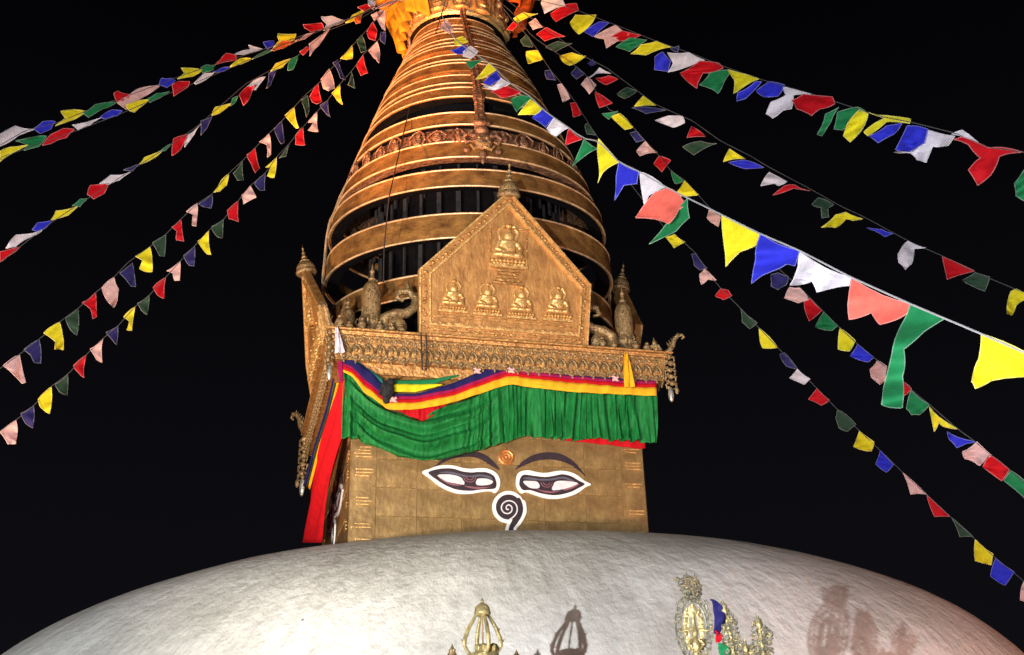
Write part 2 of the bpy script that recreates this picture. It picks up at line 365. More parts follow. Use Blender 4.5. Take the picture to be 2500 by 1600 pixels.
l_eye = eye(z4,
    [(1255,908),(1320,880),(1380,857),(1450,847),(1530,852),(1600,870),(1680,880),(1760,873),(1830,880),(1890,907),(1925,950),(1936,1000),(1925,1055),(1893,1092),(1855,1076),(1780,1080),(1700,1095),(1620,1100),(1540,1090),(1460,1060),(1390,1020),(1330,970)],
    [(1308,915),(1370,888),(1450,876),(1530,880),(1600,902),(1680,912),(1760,908),(1830,915),(1880,945),(1902,1000),(1895,1048),(1850,1058),(1760,1062),(1690,1072),(1610,1070),(1530,1055),(1450,1020),(1380,975)],
    [(1400,915),(1480,905),(1560,920),(1660,942),(1760,930),(1840,945),(1870,975),(1830,962),(1760,948),(1660,958),(1560,938),(1480,922)],
    [[(1390,938),(1470,930),(1545,940),(1605,968),(1620,1018),(1550,1010),(1460,988)],[(1732,972),(1800,966),(1856,980),(1872,1000),(1830,1022),(1732,1022)]],
    [[(1380,940),(1400,945),(1460,985),(1530,1012),(1600,1025),(1520,1025),(1440,990)],[(1620,1030),(1720,1040),(1820,1040),(1870,1025),(1800,1052),(1700,1055)]],
    (1668,955), None, 0.15)
l_eye.obj('painted_eye', EYE_MATS, tower)
MIRR = [(1,0),(-1,0)]
brow_pts = [(385,885),(430,830),(490,785),(560,752),(640,735),(720,735),(800,755),(870,795),(930,850),(1000,942),(945,895),(880,848),(800,815),(720,797),(640,797),(560,810),(480,840),(420,868)]
brow = MB().poly(fz(brow_pts, z5), -FO+.02, -FO-.012)
brow.obj('painted_brow', M['ink'], tower)
lb = [(1932,884),(1885,822),(1835,775),(1770,740),(1690,722),(1600,722),(1510,745),(1440,790),(1370,850),(1300,900),(1360,872),(1440,825),(1520,790),(1600,776),(1680,772),(1760,790),(1830,832),(1890,868)]
brow2 = MB().poly(fz(lb, z4), -FO+.02, -FO-.012); brow2.obj('painted_brow', M['ink'], tower)
# curl (nose): stroke along a spiral with a tail
def ribbon(m, path, wd, y0, y1, mi):
    n = len(path); L = []; R_ = []
    for i, p in enumerate(path):
        a_ = Vector(path[max(i-1, 0)]); b_ = Vector(path[min(i+1, n-1)]); d = (b_-a_).normalized(); nn = Vector((-d.y, d.x))
        ww = wd[i] if isinstance(wd, list) else wd
        L.append(Vector(p)+nn*ww); R_.append(Vector(p)-nn*ww)
    vs = []; fs = []
    for i in range(n):
        vs += [(L[i].x, y1, L[i].y), (R_[i].x, y1, R_[i].y), (R_[i].x, y0, R_[i].y), (L[i].x, y0, L[i].y)]
    for i in range(n-1):
        b0 = i*4; b1 = b0+4
        for k in range(4): k2 = (k+1) % 4; fs.append((b0+k, b0+k2, b1+k2, b1+k))
    fs += [(0,1,2,3), (4*n-4, 4*n-3, 4*n-2, 4*n-1)]
    m.add(vs, fs, mi)
nose = MB(); y = -FO
def circ(r_): return [face_sz(*z5((325+r_*math.cos(2*PI*i/40), 1214+r_*math.sin(2*PI*i/40))), FO) for i in range(40)]
nose.poly(circ(141), y+.02, y-.016, 0)
nose.poly(fz([(455,1150),(484,1235),(468,1300),(430,1365),(395,1405),(385,1470),(296,1470),(303,1390),(318,1340),(330,1230)], z5), y+.02, y-.018, 0)
nose.poly(circ(110), y-.0185, y-.024, 1)
nose.poly(fz([(415,1130),(452,1215),(440,1290),(405,1350),(370,1400),(360,1470),(324,1470),(330,1390),(352,1340),(368,1296),(340,1300),(350,1200)], z5), y-.0185, y-.026, 1)
ribbon(nose, fz([(322,1332),(372,1296),(398,1255),(396,1205),(366,1170),(320,1160),(277,1182),(262,1225),(283,1262),(322,1272),(352,1250),(352,1214),(326,1196),(304,1212),(311,1236),(328,1232)], z5, 4, False), 0.0125, y-.0265, y-.032, 2)
nose.obj('painted_curl', [M['white'], M['ink'], M['eyeball']], tower)
bc = face_sz(*z5((307, 777)), FO)
bs = MB(); rot = Matrix.Translation((bc[0], -FO, bc[1])) @ Matrix.Rotation(PI/2, 4, 'X')
bs.lathe([(0.165,-.02),(0.165,.02),(0.14,.035),(0.115,.02),(0.105,.02),(0.08,.045),(0.04,.035),(0.02,.06),(0,.065)], 28, mat=rot)
bs.obj('forehead_boss', M['boss'], tower, True)
# the same face looks out from the other sides (only the left one shows, very obliquely)
for o in [c for c in tower.children if c.name.startswith(('painted', 'forehead'))]:
    for k in (-1, 1, 2):
        c = o.copy(); COL.objects.link(c); c.parent = tower; c.rotation_euler = (0, 0, k*PI/2)

# ---- cornice
CH = 3.55; cz0, cz1 = 9.02, 9.86
def sq(m, h0, h1, z0, z1, mi=0):
    vs = [(sx*h, sy*h, z) for h, z in ((h0, z0), (h1, z1)) for sx, sy in ((-1,-1),(1,-1),(1,1),(-1,1))]
    m.add(vs, [(0,1,5,4),(1,2,6,5),(2,3,7,6),(3,0,4,7),(3,2,1,0),(4,5,6,7)], mi)
m = MB(); sq(m, 3.05, 3.25, 8.86, 9.0); sq(m, 3.3, 3.34, 9.003, 9.21); sq(m, 3.46, 3.52, 9.213, 9.70); sq(m, 3.59, 3.60, 9.703, 9.73); sq(m, 3.55, 3.57, 9.733, 9.78); sq(m, 3.64, 3.66, 9.783, 9.81); sq(m, 3.6, 3.57, 9.813, 9.86)
cornice = m.obj('cornice', M['gold'], stupa, rz=A)
# frieze motifs and scallops
fm = MB(); U = 0.235
arc = [(U*0.46*math.cos(t), -0.03, U*0.6*math.sin(t)) for t in [PI*i/6 for i in range(7)]]
fm.tube(arc, 0.020, 5); fm.ball((0, -0.03, U*0.28), (0.045, 0.035, 0.05), 7, 5); fm.ball((0, -0.02, U*0.85), (0.03, 0.03, 0.06), 6, 4)
fm.ball((-U*.36, -0.02, U*0.95), (0.035, 0.03, 0.035), 6, 4); fm.ball((U*.36, -0.02, U*0.95), (0.035, 0.03, 0.035), 6, 4); fm.tube([(-U/2,-.02,U*1.2),(U/2,-.02,U*1.2)], 0.018, 5)
sc = MB(); arc = [(U*0.48*math.cos(t), -0.02, -U*0.55*math.sin(t)) for t in [PI*i/6 for i in range(7)]]
sc.tube(arc, 0.022, 5); sc.ball((0, -0.03, -U*.22), (.05, .03, .05), 7, 5); sc.ball((0, -0.02, -U*.68), (.022, .022, .045), 6, 4)
fo = fm.obj('frieze_motif', M['brass'], cornice, True); so = sc.obj('scallop', M['brass'], cornice, True); first = True
nU = 29
for k in (0, -1, 1, 2):
    r = Matrix.Rotation(k*PI/2, 3, 'Z')
    for i in range(nU):
        x = (i-(nU-1)/2)*U
        a_ = fo if first else link('frieze_motif', fo.data, cornice); b_ = so if first else link('scallop', so.data, cornice); first = False
        a_.location = r @ Vector((x, -3.50, 9.335+rnd.uniform(-.008, .008))); a_.rotation_euler = (0, rnd.uniform(-.05,.05), k*PI/2); a_.scale = (rnd.uniform(.9,1.05), 1.2, 1.28*rnd.uniform(.96,1.04))
        b_.location = r @ Vector((x, -3.48, 9.325+rnd.uniform(-.012, .012))); b_.rotation_euler = (rnd.uniform(-.1, .1), rnd.uniform(-.08, .08), k*PI/2)
# corner dragons: curled scroll rising and a hanging tassel of little bells
def scroll_pts(r0, turns, n, x0=0, z0=0, ph=0, grow=0.0):
    return [(x0+(r0*(1-i/n)+grow)*math.cos(ph+turns*2*PI*i/n), 0, z0+(r0*(1-i/n)+grow)*math.sin(ph+turns*2*PI*i/n)) for i in range(n+1)]
def dragon():
    d = MB()
    d.tube([(-.1,0,-.02),(.02,0,.05),(.12,0,.16),(.16,0,.30),(.24,0,.40),(.34,0,.42),(.38,0,.36),(.33,0,.32)], [.05,.06,.055,.05,.045,.04,.03,.02], 7)
    d.tube([(-.42,0,.02),(-.40,0,.13),(-.30,0,.20),(-.18,0,.19),(-.13,0,.11),(-.2,0,.06),(-.26,0,.10)], [.03,.035,.04,.035,.03,.025,.02], 6)
    d.ball((-.26, 0, .27), (.05, .04, .06), 7, 5); d.tube([(-.26,0,.3),(-.27,0,.4)], [.025,.004], 5)
    for i in range(6): d.tube([(.05+.045*i, 0, .17+.045*i), (.0+.05*i, .01, .28+.04*i)], [.025, .004], 5)
    for j in range(5):
        d.ball((.03+.02*math.sin(j*2), -.02, -.08-.15*j), (.07, .06, .06), 8, 5); d.ball((-.03, .03, -.16-.15*j), (.045,)*3, 6, 4)
        d.tube([(.02,0,-.05-.15*j), (.13,-.02,-.10-.15*j), (.12,0,-.19-.15*j), (.05,0,-.20-.15*j)], [.02,.028,.02,.01], 5); d.tube([(.0,0,-.05-.15*j), (-.09,-.02,-.10-.15*j), (-.07,0,-.19-.15*j)], [.02,.025,.01], 5)
    d.ball((.0, 0, -.92), (.06, .05, .17), 8, 6, 1); d.ball((.13, .0, -.84), (.045, .04, .08), 8, 6)
    return d
dr = None
for q, ang in enumerate((-45, 45, 135, 225)):
    if dr is None: dr = dragon().obj('corner_dragon', [M['brass'], M['silver']], cornice, True); o = dr
    else: o = link('corner_dragon', dr.data, cornice)
    c = {-45: (1,-1), 45: (1,1), 135: (-1,1), 225: (-1,-1)}[ang]
    if c == (-1, 1): o.scale = (1.3, 1.3, 1.5)
    o.location = (c[0]*3.56, c[1]*3.56, 9.8); o.rotation_euler[2] = math.radians(ang if ang != -45 else -20)

# ---- pediments with reliefs, leaning outwards
def buddha_mesh(halo):
    b = MB()
    b.ball((0,0,.42), (.085,.07,.10), 10, 7); b.ball((0,0,.53), (.035,.035,.05), 8, 5)
    b.ball((0,0,.24), (.12,.08,.15), 10, 7); b.ball((0,0,.33), (.15,.07,.06), 10, 6)
    b.ball((-.13,-.03,.10), (.12,.09,.055), 9, 6); b.ball((.13,-.03,.10), (.12,.09,.055), 9, 6); b.ball((0,-.05,.09), (.12,.08,.045), 9, 6)
    b.tube([(-.14,0,.33),(-.19,-.02,.2),(-.06,-.08,.14)], [.045,.04,.035], 7); b.tube([(.14,0,.33),(.20,-.02,.2),(.16,-.08,.08)], [.045,.04,.035], 7)
    o = b.obj('tmp', M['goldlit']); md = o.modifiers.new('r', 'REMESH'); md.mode = 'VOXEL'; md.voxel_size = 0.014; md.use_smooth_shade = True
    dg = bpy.context.evaluated_depsgraph_get(); me = bpy.data.meshes.new_from_object(o.evaluated_get(dg)); bpy.data.objects.remove(o)
    c = MB(); c.v = [tuple(v.co) for v in me.vertices]; c.f = [tuple(p.vertices) for p in me.polygons]; c.m = [0]*len(c.f)
    # lotus seat
    for i in range(9):
        x = (i-4)*.062; c.ball((x, -.03, -.005), (.036, .05, .034), 7, 5); c.ball((x*.9, -.03, -.055), (.034, .045, .026), 7, 5)
    c.box((0, -.02, -.095), (.62, .09, .045)); c.ball((0, -.02, .61), (.05, .04, .035), 8, 5); c.tube([(-.12,.02,.36),(-.16,.02,.50),(-.08,.02,.62)], .03, 5); c.tube([(.12,.02,.36),(.16,.02,.50),(.08,.02,.62)], .03, 5)
    if halo: c.tube([(.24*math.cos(t), .02, .24+.36*math.sin(t)) for t in [PI*(-.12+1.24*i/16) for i in range(17)]], .022, 6); c.tube([(.30*math.cos(t), .02, .22+.44*math.sin(t)) for t in [PI*(-.1+1.2*i/16) for i in range(17)]], .012, 5)
    return c
bud = buddha_mesh(False)
bud_data = None
LEAN = math.atan(0.6/3.15)
PB = 9.86
def pediment(k):
    global bud_data
    sh, ap, hw, hb = 1.36, 3.28, 1.86, 1.80
    m = MB(); m.poly([(-hb,0),(hb,0),(hw,sh),(0,ap),(-hw,sh)], .14, 0, 0)
    o = m.obj('pediment', M['panel'], stupa, rz=A+k*PI/2)
    r = Matrix.Rotation(A+k*PI/2, 3, 'Z'); o.location = r @ Vector((0, -3.46, PB)); o.rotation_euler = (LEAN, 0, A+k*PI/2)
    if k == -1: o.scale = (1, 1, .90)
    # frame mouldings
    f = MB(); pts = [(-hb,0),(hb,0),(hw,sh),(0,ap),(-hw,sh)]; cx, cz = 0, 1.25
    def inset(d):
        out = []; n = len(pts)
        for i in range(n):
            p0, p1, p2 = Vector(pts[i-1]), Vector(pts[i]), Vector(pts[(i+1) % n])
            d1 = (p1-p0).normalized(); d2 = (p2-p1).normalized(); n1 = Vector((-d1.y, d1.x)); n2 = Vector((-d2.y, d2.x))
            bis = (n1+n2).normalized(); out.append(p1 + bis*(d/max(.3, bis.dot(n1))))
        return out
    def frame(d0, d1, y0, y1, skip_bottom=True):
        a_, b_ = inset(d0), inset(d1); n = 5; vs = []; fs = []
        for i in range(n): vs += [(a_[i].x, y1, a_[i].y), (b_[i].x, y1, b_[i].y), (b_[i].x, y0, b_[i].y), (a_[i].x, y0, a_[i].y)]
        for i in range(n):
            j = (i+1) % n
            for q in range(4): q2 = (q+1) % 4; fs.append((i*4+q, i*4+q2, j*4+q2, j*4+q))
        f.add(vs, fs)
    frame(.002, .04, -.001, -.05); frame(.20, .24, -.001, -.07)
    f.obj('frame_moulding', M['goldlit'], o)
    f = MB(); rr = random.Random(k)                        # leaf scroll between the mouldings
    a_ = inset(.12)
    for i in range(5):
        p, q = a_[i], a_[(i+1) % 5]; L_ = (q-p).length; nn = int(L_/.11)
        for j in range(nn):
            c = p.lerp(q, (j+.5)/nn); f.ball((c.x+rr.uniform(-.03, .03), -.01, c.y+rr.uniform(-.03, .03)), (rr.uniform(.03,.055), .026, rr.uniform(.025,.045)), 6, 4)
    f.obj('leaf_scroll', M['gold'], o, True)['kind'] = 'stuff'
    f = MB(); f.box((0, -.03, .26), (3.2, .06, .05)); f.box((0, -.025, .13), (3.2, .045, .035)); f.box((0, -.02, .46), (2.9, .03, .018)); f.box((0,-.02,.40), (3.1,.03,.03))
    f.obj('base_moulding', M['gold'], o)
    spots = [(-1.12,.66,.92),(-.40,.65,.92),(.33,.64,.94),(1.13,.66,1.0),(.02,1.76,1.26)]
    for (x, z, s) in spots:
        if bud_data is None: b = bud.obj('buddha_relief', M['goldlit'], o, True); bud_data = b.data
        else: b = link('buddha_relief', bud_data, o)
        b.location = (x, -.03, z-.05); b.scale = (s*1.08, .9, s)
    f = MB()                                               # stepped throne under the topmost figure
    for i, (wd, z) in enumerate(((.62,1.56),(.46,1.49),(.40,1.42),(.40,1.35),(.50,1.28),(.60,1.22))): f.box((.02, -.035, z), (wd*1.15, .07-.004*i, .038))
    for sx in (-1, 1): f.box((.02+sx*.40, -.02, 2.02), (.03, .04, .80))
    f.box((.02, -.02, 2.43), (.85, .04, .03))
    f.obj('throne_relief', M['gold'], o)
    # cap: bell with spike
    f = MB(); f.lathe([(q_*.84, w_*.86) for q_, w_ in [(0,-.05),(.26,-.05),(.30,0),(.29,.06),(.26,.10),(.27,.15),(.23,.26),(.17,.33),(.14,.36),(.15,.39),(.10,.43),(.07,.50),(.085,.53),(.05,.56),(.045,.64),(.06,.67),(.03,.70),(.025,.80),(.035,.83),(.012,.86),(0,.98)]], 20, c=(.02, .06, ap-.10))
    f.obj('pinnacle', M['brass'], o, True)
    return o
for k in (0, -1, 1, 2): pediment(k)

# ---- corner bell turrets and scrolls behind the cornice edge
def turret():
    d = MB()
    d.lathe([(0,0),(.34,0),(.36,.05),(.30,.10),(.33,.16),(.27,.22),(.25,.28),(.30,.34),(.27,.38),(.27,.50),(.275,.9),(.25,1.05),(.18,1.14),(.09,1.20),(.11,1.24),(.06,1.28),(.05,1.36),(.075,1.40),(.03,1.44),(.02,1.54),(0,1.58)], 18)
    for i in range(10):
        t = 2*PI*i/10; d.ball((.33*math.cos(t), .33*math.sin(t), .12), (.07, .07, .10), 6, 5)
        d.tube([(.36*math.cos(t), .36*math.sin(t), .25), (.43*math.cos(t), .43*math.sin(t), .33), (.37*math.cos(t), .37*math.sin(t), .42)], [.03, .025, .008], 5)
    return d
def scroll(sg):
    d = MB()
    d.tube([(0,0,0),(sg*.28,0,.02),(sg*.42,0,.16),(sg*.40,0,.34),(sg*.24,0,.44),(sg*.06,0,.46),(-sg*.08,0,.58),(-sg*.10,0,.76),(sg*.02,0,.88),(sg*.17,0,.86),(sg*.2,0,.74),(sg*.1,0,.70)], [.09,.10,.10,.095,.09,.085,.08,.075,.065,.055,.045,.03], 9)
    d.ball((sg*.20, 0, .2), (.17, .07, .20), 10, 7)
    for i in range(7): d.ball((sg*(.05+.06*i), -.05, .02+.02*(i % 2)), (.05, .05, .05), 6, 4)
    d.tube([(sg*.02,0,.92),(sg*.05,0,1.03),(sg*.02,0,1.12)], [.04,.03,.005], 6)
    return d
tur = None; scr = {}
for cx_, cy_ in ((-1,-1),(1,-1),(1,1),(-1,1)):
    if tur is None: tur = turret().obj('bell_turret', M['brass'], stupa, True, rz=A); o = tur
    else: o = link('bell_turret', tur.data, stupa, rz=A)
    p = Matrix.Rotation(A, 3, 'Z') @ Vector((cx_*(2.86 if cx_ > 0 else 2.72), cy_*2.95, 9.86)); o.location = p; o.scale = (.74, .74, 1.12)
    o2 = link('bell_turret', tur.data, stupa, rz=A+.4); o2.location = Matrix.Rotation(A, 3, 'Z') @ Vector((cx_*3.15, cy_*2.45, 9.86)); o2.scale = (.6, .6, .74)
for k in (0, -1, 1, 2):
    for sg in (-1, 1):
        if sg not in scr: o = scroll(sg).obj('scroll_bracket', M['brass'], stupa, True); scr[sg] = o.data
        else: o = link('scroll_bracket', scr[sg], stupa)
        o.location = Matrix.Rotation(A+k*PI/2, 3, 'Z') @ Vector((sg*1.95, -3.15, 9.87)); o.rotation_euler[2] = A+k*PI/2
        o.scale = (1.3, 1.5, 1.22)
# small figures crowding the ledge
led = MB()
for i in range(9): led.ball((0, 0, 0), (.001,)*3, 4, 3)
lf = MB(); lf.lathe([(.1,0),(.12,.04),(.06,.08),(.09,.16),(.07,.26),(.03,.30),(.045,.34),(0,.42)], 8)
lfo = lf.obj('ledge_finial', M['brass'], stupa, True); first = True
for k in (0, -1):
    for x in (-3.4,-3.2,-2.95,-2.6,-2.35,-2.15, 2.15,2.4,2.9,3.15,3.35):
        o = lfo if first else link('ledge_finial', lfo.data, stupa); first = False
        o.location = Matrix.Rotation(A+k*PI/2, 3, 'Z') @ Vector((x, -3.42+rnd.uniform(-.04,.04), 9.86)); o.scale = (1, 1, rnd.uniform(.5, 1.0)); o.rotation_euler[2] = rnd.uniform(0, 3)

# ---- spire: thirteen gilt rings round a dark core
# (top radius, top z, bottom radius, bottom z, depth factor: the lower rings are flattened ovals)
RINGS = [(3.42,11.78,3.46,11.25,.80),(3.49,13.24,3.53,12.62,.78),(3.38,14.32,3.45,13.86,.84),(3.13,15.05,3.27,14.56,.92),(2.83,15.88,2.95,15.47,1.0),
         (2.52,16.70,2.66,16.34,1.05),(2.34,17.20,2.46,16.88,1.05),(2.16,17.70,2.29,17.38,1.05),(2.00,18.10,2.12,17.84,1.05),(1.84,18.48,1.95,18.26,1.05),
         (1.66,18.86,1.76,18.66,1.05),(1.50,19.20,1.58,19.02,1.05),(1.36,19.54,1.43,19.37,1.05),(1.24,19.85,1.30,19.68,1.05)]
AX = [(11, .05), (13.5, 0), (16, -.06), (18, -.11), (19, -.17), (20, -.25), (22, -.3)]
def axis(z): return interp(z, AX)
for i, (rt, zt, rb, zb, kk) in enumerate(RINGS):
    m = MB(); th = 0.05; h = zt-zb; cx_ = axis((zt+zb)/2)
    m.lathe([(rb,0),(rb*.35+rt*.65+.012, h*.5),(rt,h),(rt-th,h),(rb-th-.01,.0)], 128, closed=True, sy=kk)
    m.lathe([(rb-.052,.004),(rb-.36,.05),(rb-.36,.08),(rb-.06,.06)], 96, closed=True, mi=1, sy=kk)  # underside lip, mostly coloured as gap shade
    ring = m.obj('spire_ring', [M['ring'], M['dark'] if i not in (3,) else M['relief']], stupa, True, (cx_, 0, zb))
    ring.rotation_euler = (rnd.uniform(-.006,.006), rnd.uniform(-.006,.006), 0)
    rr_ = .017 if i > 4 else .023
    for z, r_ in ((0.0, rb), (h, rt)):
        if z == 0 and i >= 7 and i % 2: continue
        t_ = MB(); t_.lathe([(r_+rr_*math.cos(q), z+rr_*math.sin(q)) for q in [2*PI*j/6 for j in range(6)]], 128, closed=True, sy=kk)
        t_.obj('ring_rim', M['rim'], ring, True)
# core
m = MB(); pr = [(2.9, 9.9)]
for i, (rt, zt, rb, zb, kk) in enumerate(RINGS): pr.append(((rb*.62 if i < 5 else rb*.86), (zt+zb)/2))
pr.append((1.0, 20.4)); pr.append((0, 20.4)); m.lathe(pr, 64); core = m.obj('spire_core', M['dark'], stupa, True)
stm = MB().box((0,0,0), (.09, .05, 1.0)).obj('strut', M['strut'], core); first = True
for gi in (0, 1, 2, 4):
    zt = RINGS[gi][1]; zb = RINGS[gi+1][3]; r_ = (RINGS[gi][0]+RINGS[gi+1][2])/2*.70
    for j in range(34):
        t = 2*PI*j/34+.05; o = stm if first else link('strut', stm.data, core); first = False
        o.location = (r_*math.cos(t), r_*math.sin(t), (zt+zb)/2-.05); o.rotation_euler[2] = t+PI/2+rnd.uniform(-.1,.1); o.scale = (rnd.uniform(.4, 1.3), 1, (zb-zt)+.5)
for gi, rf in ((3, .955), (5, .965), (6, .97), (7, .97), (8, .97), (9, .97), (10, .97), (11, .97), (12, .97)):
    rt, zt, rb, zb = RINGS[gi][0], RINGS[gi][1], RINGS[gi+1][2], RINGS[gi+1][3]
    m = MB(); m.lathe([(rt*rf, -.06), (lerp(rt, rb, .5)*rf-.02, (zb-zt)*.5), (rb*rf, zb-zt+.06)], 96, sy=(RINGS[gi][4]+RINGS[gi+1][4])/2)
    m.obj('drum_band', M['relief'] if gi == 3 else M['ring'], stupa, True, (axis(zt), 0, zt))
# embossed figures in the broad gap between the third and fourth full rings
em = MB(); em.ball((0,0,.1), (.10,.06,.13), 8, 6); em.ball((0,-.02,.26), (.06,.05,.07), 8, 6); em.tube([(-.14,0,.0),(-.2,-.02,.15),(-.12,0,.3),(0,0,.38),(.12,0,.3),(.2,-.02,.15),(.14,0,0)], .025, 5)
emo = em.obj('embossed_figure', M['relief'], stupa, True); first = True
for j in range(36):
    t = 2*PI*j/36; o = emo if first else link('embossed_figure', emo.data, stupa); first = False
    r_ = 3.02; o.location = (r_*math.cos(t)+axis(15), r_*.965*math.sin(t), 15.06+rnd.uniform(-.03,.03)); o.rotation_euler = (0, rnd.uniform(-.3,.3), t+PI/2); o.scale = (rnd.uniform(.7,1.4), rnd.uniform(.6,1.2), rnd.uniform(.55,1.05))

# ---- hammered metal streamers down the rings on four sides
def prof_r(z):
    tab = [(zz, r_) for (rt, zt, rb, zb, kk) in RINGS for zz, r_ in ((zb, rb), (zt, rt))]; return interp(z, sorted(tab))
def prof_k(z): return interp(z, sorted((zz, kk) for (rt, zt, rb, zb, kk) in RINGS for zz in (zb, zt)))
def streamer(ang, zend, slim=1.0):
    m = MB(); n = 60; z0 = 20.3
    L = []
    for i in range(n+1):
        z = lerp(z0, zend, i/n); r_ = (prof_r(z)+.02)*math.hypot(math.sin(ang), prof_k(z)*math.cos(ang))+.06*slim; wd = slim*(.06+.07*(z0-z)/(z0-zend)) * (1.0+.25*(math.sin(z*7) > .3))
        L.append((axis(z), r_, wd, z))
    vs = []; fs = []
    for (ax_, r_, wd, z) in L:
        c = Vector((ax_+r_*math.sin(ang), -r_*math.cos(ang), z)); tt = Vector((math.cos(ang), math.sin(ang), 0)); nn = Vector((math.sin(ang), -math.cos(ang), 0))
        for a_, b_ in ((-1,0),(-.5,.035),(0,.01),(.5,.035),(1,0),(0,-.03)): vs.append(c+tt*wd*a_+nn*b_)
    for i in range(n):
        for q in range(6): q2 = (q+1) % 6; fs.append((i*6+q, i*6+q2, i*6+6+q2, i*6+6+q))
    m.add(vs, fs)
    if slim < 1: return m.obj('metal_streamer', [M['rim'], M['goldlit']], stupa, True)
    z = zend; r_ = (prof_r(z)+.02)*math.hypot(math.sin(ang), prof_k(z)*math.cos(ang))+.14; c = Vector((axis(z)+r_*math.sin(ang), -r_*math.cos(ang), z)); mt = Matrix.Translation(c) @ Matrix.Rotation(ang, 4, 'Z')
    # ornate end piece: face with curled ears, bowls and drops
    m.ball((0,-.02,.05), (.24,.12,.22), 12, 8, mat=mt); m.ball((0,-.02,.34), (.16,.10,.12), 10, 6, mat=mt); m.ball((0,-.02,.54), (.22,.09,.09), 10, 6, mat=mt)
    for sg in (-1, 1):
        m.tube([(sg*.1,-.02,.15),(sg*.32,-.04,.22),(sg*.44,-.03,.10),(sg*.36,-.03,-.02),(sg*.26,-.04,.04)], [.05,.055,.05,.04,.02], 7, mat=mt)
        m.tube([(sg*.04,-.06,-.12),(sg*.2,-.08,-.2),(sg*.28,-.06,-.08)], [.03,.04,.02], 6, mi=1, mat=mt); m.ball((sg*.36, -.05, -.22), (.08,.06,.07), 8, 5, mat=mt)
        m.ball((sg*.09,-.13,.08), (.035,.03,.035), 6, 4, mi=1, mat=mt)
    m.tube([(-.16,-.12,-.02),(-.08,-.15,-.1),(.08,-.15,-.1),(.16,-.12,-.02)], .035, 6, mi=1, mat=mt); m.ball((0,-.06,-.34), (.09,.08,.10), 8, 6, mat=mt); m.ball((0,-.06,-.5), (.04,.04,.08), 8, 6, mat=mt)
    return m.obj('metal_streamer', [M['relief'], M['goldlit']], stupa, True)
streamer(math.radians(9.5), 14.85)
for q in (1, 2, 3): streamer(math.radians(9.5+90*q), 12.0, .45)

# ---- crown ornaments at the head of the rings
m = MB()
for j in range(7):
    t = math.radians(-70+26*j); r_ = 1.32; c = (axis(20.4)+r_*math.sin(t), -r_*math.cos(t), 20.25); mt = Matrix.Translation(c) @ Matrix.Rotation(t, 4, 'Z')
    m.ball((0,0,.2), (.15,.10,.24), 9, 7, mat=mt); m.ball((0,-.05,.52), (.10,.09,.12), 9, 6, mat=mt); m.tube([(-.2,0,.0),(-.26,0,.35),(-.14,0,.7),(0,0,.84),(.14,0,.7),(.26,0,.35),(.2,0,0)], .035, 6, mat=mt)
    m.tube([(-.1,-.1,.1),(0,-.14,.05),(.1,-.1,.1)], .03, 5, mat=mt); m.ball((0,-.03,-.06), (.24,.12,.07), 9, 5, mat=mt)
m.lathe([(1.30,0),(1.36,.06),(1.25,.14),(1.30,.2),(1.2,1.3),(1.3,1.5),(0,1.6)], 48, c=(axis(20.3),0,20.0))
m.obj('crown_drum', M['goldlit'], stupa, True)

# ------------------------------------------------------------------ cloth wrapped round the head of the spire
def skirt(name, a0, a1, ztop, zbot, rt, rb, label, mt, seed, amp=.09, tails=0):
    rn = random.Random(seed); n, k = 90, 12; m = MB(); vs = []; fs = []
    for j in range(k+1):
        v = j/k
        for i in range(n+1):
            u = i/n; t = math.radians(lerp(a0, a1, u))
            zl = zbot(u); z = lerp(ztop, zl, v) + .05*math.sin(17*u+seed)*v
            r_ = lerp(rt, rb, v**.8) + amp*(.35+v)*math.sin(u*62+2.5*math.sin(u*9+seed)+v*1.6) + .07*noise.noise(Vector((u*7, v*3, seed)))
            vs.append((axis(z)+r_*math.sin(t), -r_*math.cos(t), z))
    for j in range(k):
        for i in range(n): a_ = j*(n+1)+i; fs.append((a_, a_+1, a_+n+2, a_+n+1))
    m.add(vs, fs); o = m.obj(name, mt, None, True)
    md = o.modifiers.new('thickness', 'SOLIDIFY'); md.thickness = .02
    return tag(o, label, 'cloth')
skirt('draped_cloth', -128, -26, 22.0, lambda u: 20.15 - .55*math.exp(-((u-.42)/.12)**2) - .1*math.sin(u*14), 2.35, 1.52, 'bright orange cloth draped round the left of the spire top', M['saffron'], 1)
skirt('draped_cloth', 22, 118, 22.0, lambda u: 20.75 - .12*math.sin(u*11), 2.35, 1.75, 'red orange cloth bunched round the right of the spire top', M['orange'], 5)

# ------------------------------------------------------------------ front valance under the cornice
valance = thing('valance', 'pleated green cloth valance with rainbow striped top edge hanging above the painted eyes', 'cloth', (0, 0, 0), rz=A)
def fs2(px, py, off):                      # pixel on front plane -> local (s, z)
    return face_sz(px, py, off)
O_TOP = [(836,900),(859,911),(881,933),(931,975),(955,984),(1015,983),(1099,968),(1211,928),(1234,920),(1260,919),(1345,930),(1513,944),(1602,947)]
O_BOT = [(836,905),(861,921),(889,958),(945,998),(965,1002),(1015,999),(1079,990),(1155,967),(1233,941),(1250,939),(1345,952),(1429,959),(1602,967)]
G_TOP = [(836,903),(861,920),(889,957),(945,998),(975,1004),(1030,1023),(1085,993),(1155,967),(1233,941),(1250,939),(1345,952),(1429,959),(1604,967)]
G_BOT = [(842,1066),(875,1073),(917,1092),(973,1116),(1029,1128),(1071,1125),(1127,1111),(1211,1086),(1255,1073),(1290,1066),(1401,1073),(1513,1075),(1569,1079),(1584,1084),(1606,1078)]
